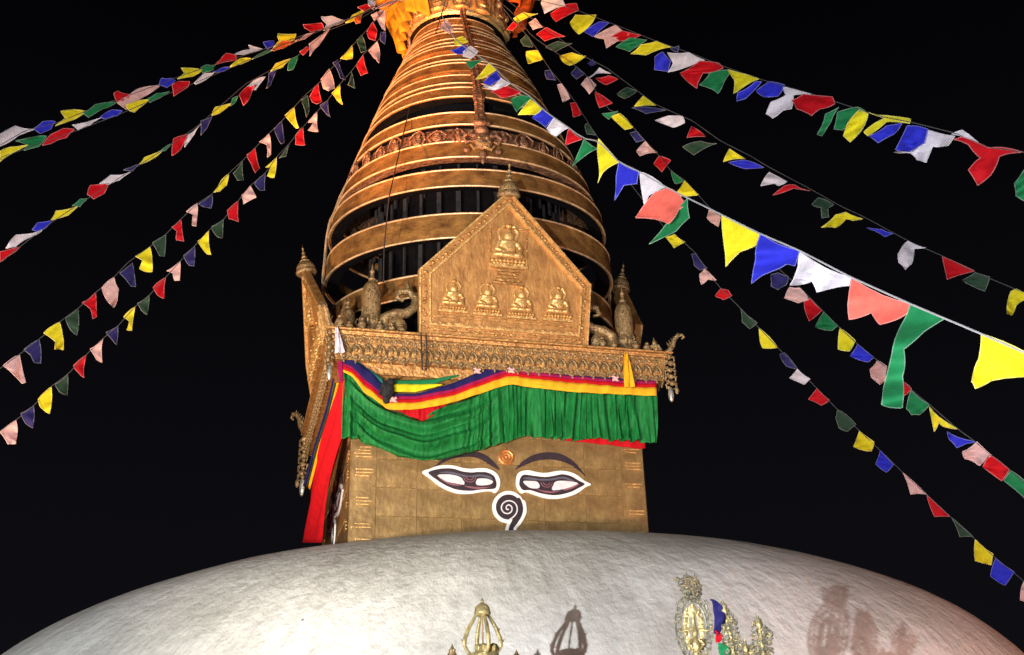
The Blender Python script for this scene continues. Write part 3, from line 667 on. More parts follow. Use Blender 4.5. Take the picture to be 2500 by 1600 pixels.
def band(name, top, bot, x0, x1, off, mt, wave=0.02, n=160, k=3, fold=None, lab=None, freq=1.0):
    m = MB(); vs = []; fs = []
    for j in range(k+1):
        v = j/k
        for i in range(n+1):
            px = lerp(x0, x1, i/n); py = lerp(interp(px, top), interp(px, bot), v)
            s, z = fs2(px, py, off)
            d = fold(px, py, v) if fold else wave*math.sin(px*.09*freq+2*math.sin(px*.021))+wave*.5*math.sin(px*.23*freq)
            vs.append((s, -off-d, z))
    for j in range(k):
        for i in range(n): a_ = j*(n+1)+i; fs.append((a_, a_+1, a_+n+2, a_+n+1))
    m.add(vs, fs); o = m.obj(name, mt, valance, True)
    md = o.modifiers.new('thickness', 'SOLIDIFY'); md.thickness = .012
    if lab: o['label'] = lab
    return o
def gfold(px, py, v):
    # straight pleats, turning into hanging swags on the left
    w_ = 1/(1+math.exp((px-1165)/30)) * 1/(1+math.exp((870-px)/12))
    pl = .050*math.sin(px*.17+3.2*math.sin(px*.037)+ (v-.5)*3.0*math.sin(px*.023+1)) + .026*math.sin(px*.41+v*3.5*math.sin(px*.05)+3*math.sin(px*.07)) + .02*noise.noise(Vector((px*.05, v*1.5, 1)))
    pl *= 1.9*(.45+.65*v)
    xc = 1035; gy = py + ((px-xc)/150)**2*(64 if px < xc else 48) - 3*math.sin(px*.05)
    sw = .095*math.sin(gy*.17+1.2*math.sin(gy*.05)) + .03*math.sin(gy*.31+px*.01) + .02*noise.noise(Vector((px*.02, gy*.06, 2)))
    return lerp(pl, sw, w_) + .10*w_*math.sin(v*PI)
band('green_skirt', G_TOP, G_BOT, 837, 1606, 3.40, M['vgreen'], n=420, k=36, fold=gfold)
band('orange_stripe', O_TOP, O_BOT, 838, 1603, 3.49, M['amber'], .016)
off = lambda tab, d: [(x, y+d) for x, y in tab]
band('red_stripe', [(836,890)]+off(O_TOP, -9)[1:], off(O_TOP, 1), 838, 1603, 3.47, M['red'], .012)
band('magenta_stripe', [(836,885)]+off(O_TOP, -16)[1:], [(836,892)]+off(O_TOP, -8)[1:], 838, 1603, 3.452, M['magenta'], .012)
NV = [(836,872),(859,876),(900,902),(945,950),(965,963),(1015,962),(1099,938),(1211,892),(1260,888),(1602,912)]
band('navy_stripe', NV, off(O_TOP, -15), 836, 1600, 3.436, M['navy'], .012)
band('red_lining', [(970,996),(1100,985)], [(970,1002),(990,1012),(1030,1028),(1075,1008),(1090,992)], 972, 1090, 3.38, M['red'], .02, 60, freq=2.2)
band('red_lining', [(1300,1060),(1590,1068)], [(1300,1062),(1400,1078),(1500,1088),(1555,1096),(1580,1094)], 1300, 1576, 3.24, M['red'], .015, 60)
band('teal_stripe', [(850,874),(870,880),(935,925)], [(850,876),(870,892),(925,940),(935,948)], 850, 935, 3.425, M['teal'], .01, 30)
band('green_stripe', [(955,930),(1060,926),(1120,914)], [(955,938),(1060,938),(1120,918)], 955, 1120, 3.41, M['green'], .01, 40)
band('yellow_stripe', [(955,938),(1065,938),(1080,939)], [(955,957),(1015,957),(1080,941)], 955, 1080, 3.405, M['yellow'], .01, 40)
for (px, py) in ((1248,905),(1502,925),(1165,906),(960,976)):
    s, z = fs2(px, py, 3.54); k_ = MB(); k_.ball((0,0,0), (.075,.05,.07), 9, 6)
    for j in range(4): t = j*PI/2+.6; k_.tube([(0,0,0), (.09*math.cos(t), -.02, .07*math.sin(t)), (.13*math.cos(t+.4), 0, .10*math.sin(t+.4))], [.03,.035,.012], 6)
    k_.obj('knot', M['peach'], valance, True, (s, -3.545, z)).scale = (.75, .8, .75)
# dark bundle caught on the valance, sash over the cornice, scarf at the corner
s, z = fs2(945, 955, 3.58); p = N*3.58 + T*s; b = MB()
b.ball((0,0,.02), (.14,.10,.20), 9, 7); b.ball((.06,-.03,.18), (.09,.08,.08), 8, 5); b.ball((-.02,-.03,-.18), (.07,.06,.10), 8, 5); b.tube([(.1,0,.22),(.2,-.03,.28)], [.03,.01], 5); b.tube([(-.08,-.04,.1),(-.16,-.05,-.1)], [.05,.02], 6)
tag(b.obj('cloth_bundle', M['strut'], None, True, (p.x, p.y, z), A), 'small dark bundle caught on the striped edge of the green valance', 'bundle')
def strip(name, pts, wd, mt, lab, cat, off=3.74, wob=.012):
    m = MB(); vs = []; fs = []; P_ = smoothpoly(pts, 8, False); n = len(P_)
    for i, (px, py) in enumerate(P_):
        w_ = lerp(wd[0], wd[1], i/(n-1))
        for j in range(7):
            u = (j/6-.5)*2; s, z = fs2(px+u*w_, py, off); d = wob*3*math.sin(u*5+i*.2); vs.append(tuple(N*(off+d)+T*s+Vector((0,0,z))-Vector((0,0,0))))
    for i in range(n-1):
        for j in range(6): a_ = i*7+j; fs.append((a_, a_+1, a_+8, a_+7))
    m.add(vs, fs); o = m.obj(name, mt, None, True); md = o.modifiers.new('thickness', 'SOLIDIFY'); md.thickness = .01
    return tag(o, lab, cat)
strip('sash', [(1529,862),(1532,900),(1537,945)], (5, 12), M['amber'], 'narrow orange sash hanging over the right end of the gilt cornice', 'sash')
strip('scarf', [(822,800),(826,830),(830,862)], (4, 12), M['fwhite'], 'white scarf tied at the left front corner of the gilt cornice', 'scarf')

# ------------------------------------------------------------------ left valance (red), seen along its length
AL = A - PI/2; NL = Vector((math.sin(AL), -math.cos(AL), 0)); TL = Vector((math.cos(AL), math.sin(AL), 0))
lv = thing('valance', 'long red cloth valance with striped edges on the left side of the tower', 'cloth', rz=AL)
def at_s(px, py, s):
    q = at_plane(px, py, TL, s); return Vector((s, -q.dot(NL), q.z))
def lpatch(name, left, right, mt, amp=.03, k=14, seed=0):
    """left / right: lists of (px, py, s) down the two long edges."""
    m = MB(); vs = []; fs = []; n = 40
    def samp(tab, t):
        x = t*(len(tab)-1); i = min(int(x), len(tab)-2); return tuple(lerp(tab[i][q], tab[i+1][q], x-i) for q in range(3))
    for j in range(n+1):
        a_ = at_s(*samp(left, j/n)); b_ = at_s(*samp(right, j/n))
        for i in range(k+1):
            u = i/k; p = a_.lerp(b_, u); p.y -= amp*math.sin(u*11+j*.12+seed)*(.4+j/n); vs.append(p)
    for j in range(n):
        for i in range(k): a_ = j*(k+1)+i; fs.append((a_, a_+1, a_+k+2, a_+k+1))
    m.add(vs, fs); o = m.obj(name, mt, lv, True); md = o.modifiers.new('thickness', 'SOLIDIFY'); md.thickness = .01; return o
lpatch('red_skirt', [(828,935,3.45),(812,1000,2.8),(785,1085,1.6),(757,1193,0),(738,1325,-1.8)], [(838,925,3.45),(844,1000,3.35),(842,1062,3.2),(812,1179,2.3),(786,1325,.9)], M['red'], .07)
lpatch('amber_stripe', [(822,935,3.5),(806,1000,2.8),(779,1085,1.6),(752,1188,0)], [(828,935,3.47),(812,1000,2.82),(786,1085,1.62),(757,1196,.02)], M['amber'], .0, 3)
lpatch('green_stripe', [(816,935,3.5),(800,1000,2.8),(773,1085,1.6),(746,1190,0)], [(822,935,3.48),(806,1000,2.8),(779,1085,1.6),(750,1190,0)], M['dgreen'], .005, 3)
lpatch('navy_stripe', [(812,925,3.5),(795,1000,2.8),(768,1085,1.6),(740,1185,0)], [(816,925,3.5),(800,1000,2.8),(773,1085,1.6),(746,1190,0)], M['navy'], .005, 3)
lpatch('magenta_stripe', [(824,880,3.5),(826,910,3.5),(828,935,3.47)], [(836,885,3.5),(838,905,3.5),(838,930,3.46)], M['magenta'], .005, 3)

# ------------------------------------------------------------------ loose cords hanging down the spire
def cord_thing(name, pts, rad, mt, label):
    m = MB(); m.tube([at_depth(*p) for p in pts], rad, 5); return tag(m.obj(name, mt, None, True), label, 'cord')
def dep(p): return (Vector(p)-CAM).dot(FW)
d1 = dep((0, -1.5, 20.2)); d2 = dep((-.9, -3.55, 12.6)); d3 = dep((-1.2, -3.4, 9.9))
cord_thing('hanging_cord', [(1082,20,d1-.15),(1055,110,d1-.3),(1022,200,d1-1.0),(1003,250,lerp(d1,d2,.4)-.3),(975,370,lerp(d1,d2,.7)-.35),(950,480,d2-.3),(938,600,d2-.25),(936,690,d2-.15)], .014, M['dcord'], 'dark cord hanging down the left of the ringed spire')
dc = (at_plane(1035, 860, N, 3.86)-CAM).dot(FW); dt = (at_plane(1035, 640, N, 3.9)-CAM).dot(FW)
cord_thing('hanging_cord', [(1028,812,dc),(1029,850,dc),(1031,905,dc)], .018, M['dcord'], 'left one of two short dark cords hanging over the gilt cornice')
cord_thing('hanging_cord', [(1040,815,dc),(1042,860,dc),(1040,905,dc)], .018, M['dcord'], 'right one of two short dark cords hanging over the gilt cornice')

# ------------------------------------------------------------------ bunting: strings of cloth pennants from the spire head
# each flag outline was read off the photograph in one of these zoom frames (origin x, origin y, scale)
ZF = {'A': (0,0,2.406), 'B': (0,500,2.567), 'C': (1150,0,1.783), 'D': (1500,0,2.406), 'E': (1500,400,2.406), 'F': (1500,900,2.407), 'S': (700,0,2.673)}
CN = {'r': ('red','red'), 'y': ('yellow','yellow'), 'g': ('green','green'), 'b': ('blue','blue'), 'w': ('fwhite','white'), 'n': ('blue','blue'), 'p': ('peach','warm-lit white'), 'o': ('orange','orange'), 'c': ('coral','coral red')}
def P_(z, q): ox, oy, s = ZF[z]; return (ox+q[0]/s, oy+q[1]/s)
STR = []
STR.append(('uppermost string of prayer flags running left from the spire top', 'L', 27.9, 18,
 [(985,-25),(930,8),(880,35),(780,72),(640,122),(540,152),(430,190),(330,228),(250,255),(140,300),(60,320),(0,355),(-150,430)],
 [('A','w',[(0,790),(90,740),(205,760),(110,795),(0,860)]),('A','b',[(200,755),(250,715),(325,715),(300,760),(240,785)]),('A','y',[(357,655),(510,655),(440,700),(325,740),(385,695)]),
  ('A','g',[(490,665),(560,615),(690,600),(600,640),(520,690)]),('A','r',[(668,550),(690,535),(760,555),(745,590),(690,600)]),('A','p',[(690,605),(760,560),(820,520),(940,505),(870,555),(740,645)]),
  ('A','b',[(950,460),(1010,460),(1030,475),(980,515),(935,500)]),('A','y',[(1065,400),(1190,410),(1130,450),(1040,465),(1085,430)]),('A','g',[(1180,400),(1215,380),(1265,385),(1250,415),(1190,430)]),
  ('A','r',[(1325,315),(1385,325),(1390,355),(1260,380),(1300,345)]),('A','w',[(1460,265),(1545,290),(1430,322),(1370,325),(1470,290)]),('A','b',[(1545,250),(1610,240),(1610,270),(1570,290)]),
  ('A','y',[(1630,200),(1740,200),(1720,240),(1600,290),(1640,240)]),('A','p',[(1730,245),(1800,200),(1860,185),(1790,230),(1700,265)]),('A','r',[(1780,145),(1890,135),(1905,175),(1830,190),(1790,165)]),
  ('A','w',[(1885,100),(1950,95),(2030,125),(1960,150),(1900,180),(1920,140)]),('A','y',[(2030,135),(2070,90),(2140,55),(2120,100),(2060,130)]),('A','r',[(2100,45),(2150,25),(2200,40),(2140,70)]),('A','w',[(2160,0),(2210,10),(2195,60),(2165,30)]),
  ('A','p',[(2205,52),(2330,0),(2380,0),(2270,32)])]))
STR.append(('second string of prayer flags on the left, nearly touching the uppermost one', 'L', 27.8, 17,
 [(985,-20),(900,28),(790,72),(660,122),(590,155),(470,205),(360,250),(290,280),(190,318),(100,350),(0,385),(-150,460)],
 [('A','y',[(0,890),(60,865),(170,850),(110,880),(0,950)]),('A','g',[(90,830),(200,805),(275,800),(230,860),(140,885),(160,850)]),('A','r',[(250,855),(300,790),(370,755),(440,760),(390,810),(300,845)]),
  ('A','w',[(425,735),(600,690),(530,735),(460,765)]),('A','b',[(590,690),(660,645),(720,650),(690,680),(620,700)]),('A','y',[(740,620),(860,585),(880,590),(790,660),(760,650)]),
  ('A','g',[(870,580),(920,550),(1000,535),(930,580),(880,605)]),('A','r',[(1010,500),(1050,478),(1115,480),(1100,515),(1020,565)]),('A','w',[(1140,490),(1200,430),(1260,425),(1220,460),(1150,495)]),
  ('A','b',[(1255,425),(1300,400),(1350,395),(1310,420)]),('A','y',[(1350,395),(1410,345),(1480,345),(1420,375)]),('A','g',[(1480,350),(1560,300),(1620,290),(1540,325)]),
  ('A','o',[(1590,295),(1660,240),(1720,245),(1660,285),(1610,300)]),('A','o',[(2080,110),(2120,85),(2115,135),(2090,140)])]))
STR.append(('third string of prayer flags on the left, folded narrow by the wind', 'L', 27.7, 18,
 [(985,-15),(880,45),(800,75),(730,135),(660,172),(600,205),(520,275),(480,310),(420,352),(330,410),(210,488),(130,540),(0,640),(-150,740)],
 [('A','r',[(0,1480),(60,1465),(120,1450),(40,1510),(0,1540)]),('A','w',[(35,1460),(95,1380),(250,1350),(200,1385),(90,1450)]),('A','b',[(190,1350),(220,1310),(305,1295),(260,1345),(220,1360)]),
  ('A','y',[(300,1295),(330,1240),(460,1210),(400,1265)]),('A','g',[(425,1210),(470,1170),(520,1165),(470,1215)]),('A','r',[(515,1145),(530,1090),(640,1080),(610,1140),(550,1170)]),
  ('A','w',[(585,1080),(650,1030),(770,1010),(700,1060),(640,1085)]),('A','n',[(725,1000),(770,985),(820,965),(780,1005)]),('A','y',[(820,965),(850,925),(960,880),(900,930)]),('A','g',[(940,890),(1010,845),(970,885)]),
  ('A','r',[(1010,915),(1020,815),(1100,790),(1060,880)]),('A','w',[(1085,865),(1100,795),(1180,730),(1140,790)]),('A','n',[(1180,795),(1180,710),(1250,680),(1215,755)]),('A','y',[(1245,680),(1265,630),(1360,605),(1290,665)]),
  ('A','g',[(1350,625),(1365,580),(1400,565),(1385,600)]),('A','r',[(1430,620),(1405,560),(1450,510),(1500,500),(1470,570)]),('A','w',[(1450,512),(1490,475),(1560,450),(1500,530)]),
  ('A','n',[(1565,520),(1580,430),(1625,415),(1590,500)]),('A','y',[(1590,420),(1620,375),(1710,345),(1660,395)]),('A','g',[(1690,415),(1705,350),(1755,325),(1720,410)]),
  ('A','r',[(1760,305),(1800,275),(1820,285),(1780,325)]),('A','p',[(1820,330),(1815,260),(1900,200),(1940,165),(1870,270)])]))
STR.append(('left hand string of upright prayer flags, upper one of the lowest pair', 'L', 27.6, 19,
 [(985,-10),(930,30),(912,55),(885,85),(862,110),(835,145),(805,170),(777,205),(742,235),(718,262),(688,296),(656,327),(622,362),(592,393),(557,425),(517,475),(482,497),(442,535),(403,574),(366,603),(311,642),(279,677),(234,714),(191,753),(146,786),(95,829),(47,866),(0,900),(-120,995)],
 [('A','p',[(2180,90),(2215,70),(2225,100),(2200,125)]),('A','r',[(2155,190),(2190,130),(2215,180),(2205,240),(2170,230)]),('A','g',[(2095,240),(2125,205),(2150,300),(2120,310)]),('A','y',[(2000,345),(2070,265),(2070,345),(2035,350)]),
  ('A','n',[(1955,370),(1985,350),(2030,470),(2000,460)]),('A','p',[(1885,470),(1935,405),(1965,520),(1930,535),(1900,520)]),('A','r',[(1820,570),(1870,490),(1890,600),(1860,612),(1835,600)]),('A','g',[(1770,590),(1805,560),(1815,650),(1800,690)]),
  ('A','y',[(1675,680),(1730,630),(1755,755),(1740,755)]),('A','n',[(1610,760),(1655,710),(1670,840),(1650,845)]),('A','p',[(1525,835),(1580,785),(1590,910),(1570,925),(1568,850)]),('A','r',[(1450,910),(1500,870),(1525,990),(1500,1015),(1475,960)]),
  ('A','g',[(1370,1020),(1425,945),(1430,1060),(1395,1060)]),('A','y',[(1255,1130),(1300,1060),(1345,1020),(1330,1090),(1290,1125)]),('A','n',[(1165,1200),(1245,1140),(1240,1225),(1195,1215)]),('A','p',[(1095,1245),(1160,1195),(1150,1330),(1130,1325),(1135,1260)]),
  ('A','r',[(1010,1335),(1065,1285),(1080,1420),(1035,1410),(1040,1360)]),('B','y',[(850,325),(940,265),(955,420),(910,420),(875,400),(895,350)]),('B','g',[(955,240),(1040,190),(1030,325),(1000,320)]),('B','n',[(750,430),(830,365),(850,515),(820,510),(790,470)]),
  ('B','p',[(638,520),(715,455),(743,530),(735,600),(712,645),(680,610)]),('B','r',[(515,615),(600,550),(605,705),(580,715),(565,650)]),('B','g',[(410,710),(490,650),(480,820),(440,780)]),('B','y',[(275,805),(375,735),(397,910),(345,905),(350,860)]),
  ('B','n',[(150,910),(245,845),(255,995),(215,990),(190,940)]),('B','p',[(20,1010),(122,940),(160,1115),(138,1120),(90,1070)])]))
STR.append(('lowest string of prayer flags on the left, nearest the spire', 'L', 27.5, 20.5,
 [(985,-5),(945,20),(941,79),(920,102),(887,133),(858,175),(831,204),(800,245),(775,272),(740,310),(706,351),(675,384),(648,424),(611,453),(582,490),(545,537),(510,562),(475,601),(440,638),(405,677),(364,722),(330,749),(288,796),(251,827),(211,866),(165,915),(125,944),(82,991),(39,1026),(0,1053),(-120,1160)],
 [('A','p',[(2230,60),(2262,60),(2262,180),(2245,170),(2215,110)]),('A','n',[(2235,190),(2265,190),(2260,260),(2235,240)]),('A','p',[(2165,300),(2215,245),(2230,300),(2225,370),(2195,340)]),('A','r',[(2100,370),(2135,320),(2160,430),(2120,445),(2095,390)]),
  ('A','g',[(2045,500),(2065,420),(2085,520)]),('A','y',[(1950,550),(2000,490),(2012,615),(1980,590)]),('A','n',[(1880,620),(1925,590),(1940,690),(1910,660)]),('A','p',[(1810,720),(1865,655),(1868,775),(1810,765),(1840,720)]),
  ('A','r',[(1735,800),(1780,745),(1790,855),(1735,850)]),('A','g',[(1640,930),(1700,845),(1680,920)]),('A','y',[(1560,985),(1625,925),(1610,1045),(1570,1035),(1590,980)]),('A','n',[(1495,1080),(1560,1020),(1555,1120),(1530,1120)]),
  ('A','p',[(1420,1150),(1470,1090),(1505,1160),(1430,1200)]),('A','r',[(1335,1240),(1400,1180),(1400,1305),(1345,1285)]),('B','g',[(1325,140),(1400,95),(1395,210),(1360,200)]),('B','y',[(1240,230),(1310,160),(1322,315),(1300,310)]),
  ('B','n',[(1150,320),(1220,260),(1215,385),(1185,380)]),('B','p',[(1045,415),(1130,355),(1125,475),(1095,475),(1085,430)]),('B','r',[(960,520),(1040,455),(1030,590),(990,570)]),('B','g',[(860,620),(935,570),(920,690),(885,660)]),
  ('B','y',[(775,705),(848,640),(825,790),(795,785),(810,730)]),('B','n',[(665,800),(740,760),(730,880),(690,830)]),('B','p',[(565,905),(645,840),(640,990),(605,970)]),('B','r',[(460,1010),(543,940),(525,1085),(490,1050)]),
  ('B','g',[(345,1125),(425,1065),(420,1195),(370,1170)]),('B','y',[(240,1220),(322,1140),(310,1310),(250,1260)]),('B','n',[(130,1310),(210,1260),(205,1400),(160,1370)]),('B','p',[(0,1425),(100,1350),(98,1500),(50,1500)])]))
STR.append(('uppermost string of blown prayer flags running right from the spire top', 'R', 27.9, 14,
 [(1240,-20),(1310,0),(1400,22),(1500,60),(1600,100),(1700,135),(1760,160),(1860,195),(1990,232),(2050,252),(2150,285),(2230,300),(2330,325),(2410,360),(2500,372),(2650,440)],
 [('C','w',[(310,0),(400,0),(410,25),(320,60),(305,15)]),('C','r',[(345,60),(400,25),(460,15),(468,45),(370,95)]),('C','y',[(430,100),(455,65),(545,65),(530,95),(470,150)]),('C','b',[(490,140),(560,95),(600,100),(530,160)]),
  ('C','p',[(535,160),(630,110),(690,150),(590,210),(580,170)]),('C','r',[(610,165),(660,135),(740,155),(690,170),(620,180)]),('C','g',[(630,205),(690,165),(765,175),(690,225)]),('C','y',[(695,235),(740,195),(810,180),(870,205),(760,240)]),
  ('D','n',[(325,285),(380,270),(370,310)]),('D','b',[(235,340),(285,305),(330,360),(315,420),(235,410)]),('D','w',[(310,310),(440,310),(530,355),(450,385),(315,425),(345,370)]),('D','r',[(385,430),(500,360),(610,370),(640,400),(520,430),(485,520)]),
  ('D','g',[(500,500),(560,430),(680,415),(650,470),(610,550)]),('D','y',[(665,410),(740,430),(850,465),(760,510),(700,550),(705,470)]),('D','b',[(720,595),(725,545),(830,480),(865,480),(770,580)]),('D','b',[(830,535),(910,480),(1000,500),(960,565),(880,570)]),
  ('D','w',[(990,510),(1160,555),(1050,560),(1040,640),(990,650),(930,695),(890,670),(920,600),(1010,560)]),('D','r',[(1045,590),(1110,555),(1280,570),(1295,610),(1210,640),(1160,680),(1070,640)]),
  ('D','g',[(1190,790),(1240,670),(1320,630),(1270,720),(1220,800)]),('D','g',[(1290,760),(1310,660),(1430,630),(1470,650),(1400,700),(1340,765)]),('D','y',[(1440,645),(1490,670),(1440,780),(1385,835),(1345,800),(1380,710)]),
  ('D','y',[(1490,660),(1600,680),(1740,700),(1735,725),(1600,715),(1490,800),(1465,775),(1590,695)]),('D','b',[(1495,800),(1600,740),(1690,725),(1640,790),(1550,840)]),('D','b',[(1650,880),(1720,740),(1840,760),(1820,840),(1740,890)]),
  ('D','w',[(1840,765),(2000,800),(1960,855),(1870,860),(1830,955),(1780,940),(1740,900),(1645,895),(1740,890),(1800,840)]),('D','w',[(1980,790),(2045,765),(2080,790),(2140,840),(2040,800)]),
  ('D','r',[(1990,820),(2040,805),(2200,870),(2400,895),(2260,920),(2210,1030),(2135,1090),(2080,1000),(2150,930),(2080,850)]),('D','g',[(2440,1000),(2406,1000),(2350,1080),(2360,1150),(2406,1180),(2450,1160)])]))
STR.append(('second string of small prayer flags from the top on the right', 'R', 27.8, 18.5,
 [(1230,-5),(1290,40),(1340,75),(1420,135),(1480,165),(1560,225),(1600,255),(1690,295),(1760,345),(1830,380),(1880,410),(1975,460),(2055,505),(2110,530),(2220,590),(2300,625),(2380,665),(2500,715),(2650,790)],
 [('C','y',[(185,80),(230,55),(290,60),(200,100)]),('C','p',[(250,100),(280,80),(310,120),(270,130)]),('C','r',[(285,150),(330,120),(410,160),(320,180)]),('C','g',[(325,205),(380,180),(440,190),(370,225)]),('C','y',[(385,245),(440,230),(500,245),(480,260),(430,285),(400,270)]),
  ('C','n',[(505,275),(530,255),(545,280),(520,290)]),('C','w',[(500,345),(560,295),(610,320),(545,320)]),('C','r',[(540,340),(600,330),(640,345),(590,370)]),('C','g',[(635,410),(680,380),(725,395),(670,430)]),('C','y',[(710,465),(750,418),(805,460)]),
  ('C','n',[(700,470),(850,480),(760,495)]),('C','w',[(800,525),(860,505),(920,505),(930,535),(880,555)]),('C','r',[(940,600),(960,550),(1020,595)]),('C','g',[(920,640),(1000,615),(1070,625),(970,675)]),('C','y',[(1098,705),(1125,648),(1195,692)]),
  ('C','b',[(1120,708),(1195,697),(1275,730),(1190,735)]),('E','w',[(860,130),(910,50),(1015,105),(965,130),(940,115)]),('E','r',[(930,185),(1000,130),(1060,125),(1150,160),(1050,145)]),('E','g',[(1160,240),(1195,200),(1290,240),(1255,260),(1260,315),(1220,320),(1215,260)]),
  ('E','y',[(1215,375),(1300,300),(1360,285),(1460,325),(1400,335),(1360,325),(1300,375)]),('E','b',[(1480,375),(1570,385),(1640,410),(1590,430),(1530,395)]),('E','w',[(1690,490),(1725,455),(1830,495),(1760,500),(1745,590),(1710,622),(1670,580),(1665,530)]),
  ('E','r',[(1925,545),(2115,630),(1955,680)]),('E','g',[(2040,685),(2120,640),(2205,665),(2175,750)]),('E','y',[(2330,750),(2360,735),(2430,770),(2406,800),(2360,830),(2335,890),(2305,880)])]))
STR.append(('middle string of prayer flags on the right, passing behind the big bright flags', 'R', 27.7, 16,
 [(1215,0),(1260,40),(1300,90),(1345,120),(1408,163),(1436,188),(1453,221),(1487,269),(1515,278),(1554,320),(1576,345),(1610,381),(1638,418),(1672,440),(1733,508),(1760,529),(1850,610),(1953,703),(1978,728),(2011,762),(2051,801),(2094,841),(2142,880),(2207,932),(2225,953),(2269,988),(2337,1047),(2381,1079),(2420,1112),(2468,1149),(2560,1230)],
 [('C','n',[(435,320),(460,290),(495,320),(460,345)]),('C','p',[(480,370),(510,335),(545,370),(515,410)]),('C','r',[(540,400),(615,450),(560,470)]),('C','g',[(570,495),(640,485),(600,520)]),('C','y',[(610,510),(650,495),(705,555),(670,565)]),
  ('C','n',[(690,580),(720,570),(755,610),(720,620)]),('C','p',[(720,660),(760,615),(810,665),(760,670),(735,680)]),('C','r',[(795,715),(820,680),(870,700),(830,750)]),('C','g',[(870,745),(925,790),(890,800)]),('C','y',[(885,850),(930,785),(990,850),(930,855)]),
  ('E','p',[(545,320),(560,260),(625,310),(610,370),(570,345)]),('E','n',[(915,650),(960,640),(1020,660),(1010,710),(960,740),(920,720)]),('E','p',[(1000,790),(1030,725),(1090,730),(1140,800),(1080,818)]),('E','r',[(1115,800),(1150,790),(1220,860),(1145,925)]),
  ('E','g',[(1180,960),(1230,870),(1310,955),(1280,980)]),('E','y',[(1315,1090),(1325,965),(1415,1040),(1380,1100)]),('E','b',[(1385,1130),(1430,1060),(1525,1140),(1490,1165)]),('E','p',[(1500,1210),(1545,1155),(1600,1190),(1590,1270),(1560,1297),(1510,1255)]),
  ('E','r',[(1680,1310),(1700,1280),(1745,1325),(1690,1370)]),('E','g',[(1715,1440),(1745,1330),(1850,1415),(1790,1475),(1745,1475)]),('F','y',[(1850,225),(2015,355),(1935,340),(1905,315),(1880,370)]),('F','b',[(1955,370),(2120,430),(2070,440),(2010,465),(1970,420)]),
  ('F','p',[(2045,490),(2130,430),(2215,510),(2145,570),(2060,530)]),('F','r',[(2165,580),(2205,510),(2320,595),(2275,660)]),('F','g',[(2290,660),(2330,600),(2420,670),(2420,770)])]))
STR.append(('lowest string of prayer flags on the right, hanging steeply over the dome', 'R', 27.6, 20,
 [(1205,-10),(1254,53),(1285,84),(1313,123),(1343,171),(1372,205),(1405,250),(1436,300),(1456,331),(1540,450),(1625,560),(1648,572),(1700,620),(1720,656),(1760,705),(1808,753),(1853,801),(1903,853),(1947,901),(1995,949),(2044,1000),(2098,1052),(2148,1099),(2204,1154),(2263,1208),(2323,1264),(2381,1318),(2431,1363),(2500,1419),(2600,1520)],
 [('C','r',[(155,130),(185,95),(205,110),(180,135)]),('C','g',[(215,175),(240,150),(270,205),(230,200)]),('C','y',[(240,225),(290,220),(312,260),(250,278)]),('C','n',[(320,310),(345,305),(370,350),(330,345)]),('C','p',[(375,370),(395,365),(430,430),(400,445)]),
  ('C','r',[(430,450),(455,445),(480,500),(445,510)]),('C','g',[(495,545),(510,535),(545,590),(505,585)]),('E','y',[(300,430),(355,415),(415,460),(350,495)]),('E','n',[(450,530),(480,530),(545,615),(500,625),(470,600)]),('E','p',[(500,650),(530,615),(600,685),(550,680),(510,710)]),
  ('E','r',[(590,780),(625,735),(670,745),(690,775),(640,800)]),('E','g',[(740,850),(840,935),(795,970),(750,930)]),('E','y',[(850,965),(960,1080),(870,1083)]),('E','n',[(970,1120),(1000,1110),(1080,1210),(1010,1190)]),('E','w',[(1030,1260),(1075,1205),(1150,1265),(1115,1297)]),
  ('E','r',[(1140,1385),(1190,1320),(1265,1390),(1215,1420),(1170,1395)]),('F','g',[(1300,290),(1310,240),(1420,330),(1370,370),(1320,350)]),('F','y',[(1405,460),(1440,365),(1525,430),(1510,485)]),('F','b',[(1535,560),(1560,480),(1640,565),(1600,610)]),
  ('F','p',[(1695,612),(1835,740),(1740,740)]),('F','r',[(1835,745),(1970,870),(1880,870)]),('F','g',[(1980,875),(2110,990),(2030,990)]),('F','y',[(2120,1005),(2225,1090),(2215,1155),(2120,1130)]),('F','b',[(2240,1115),(2350,1195),(2295,1275),(2210,1220)]),
  ('F','p',[(2385,1360),(2406,1250),(2440,1300),(2430,1380)])]))
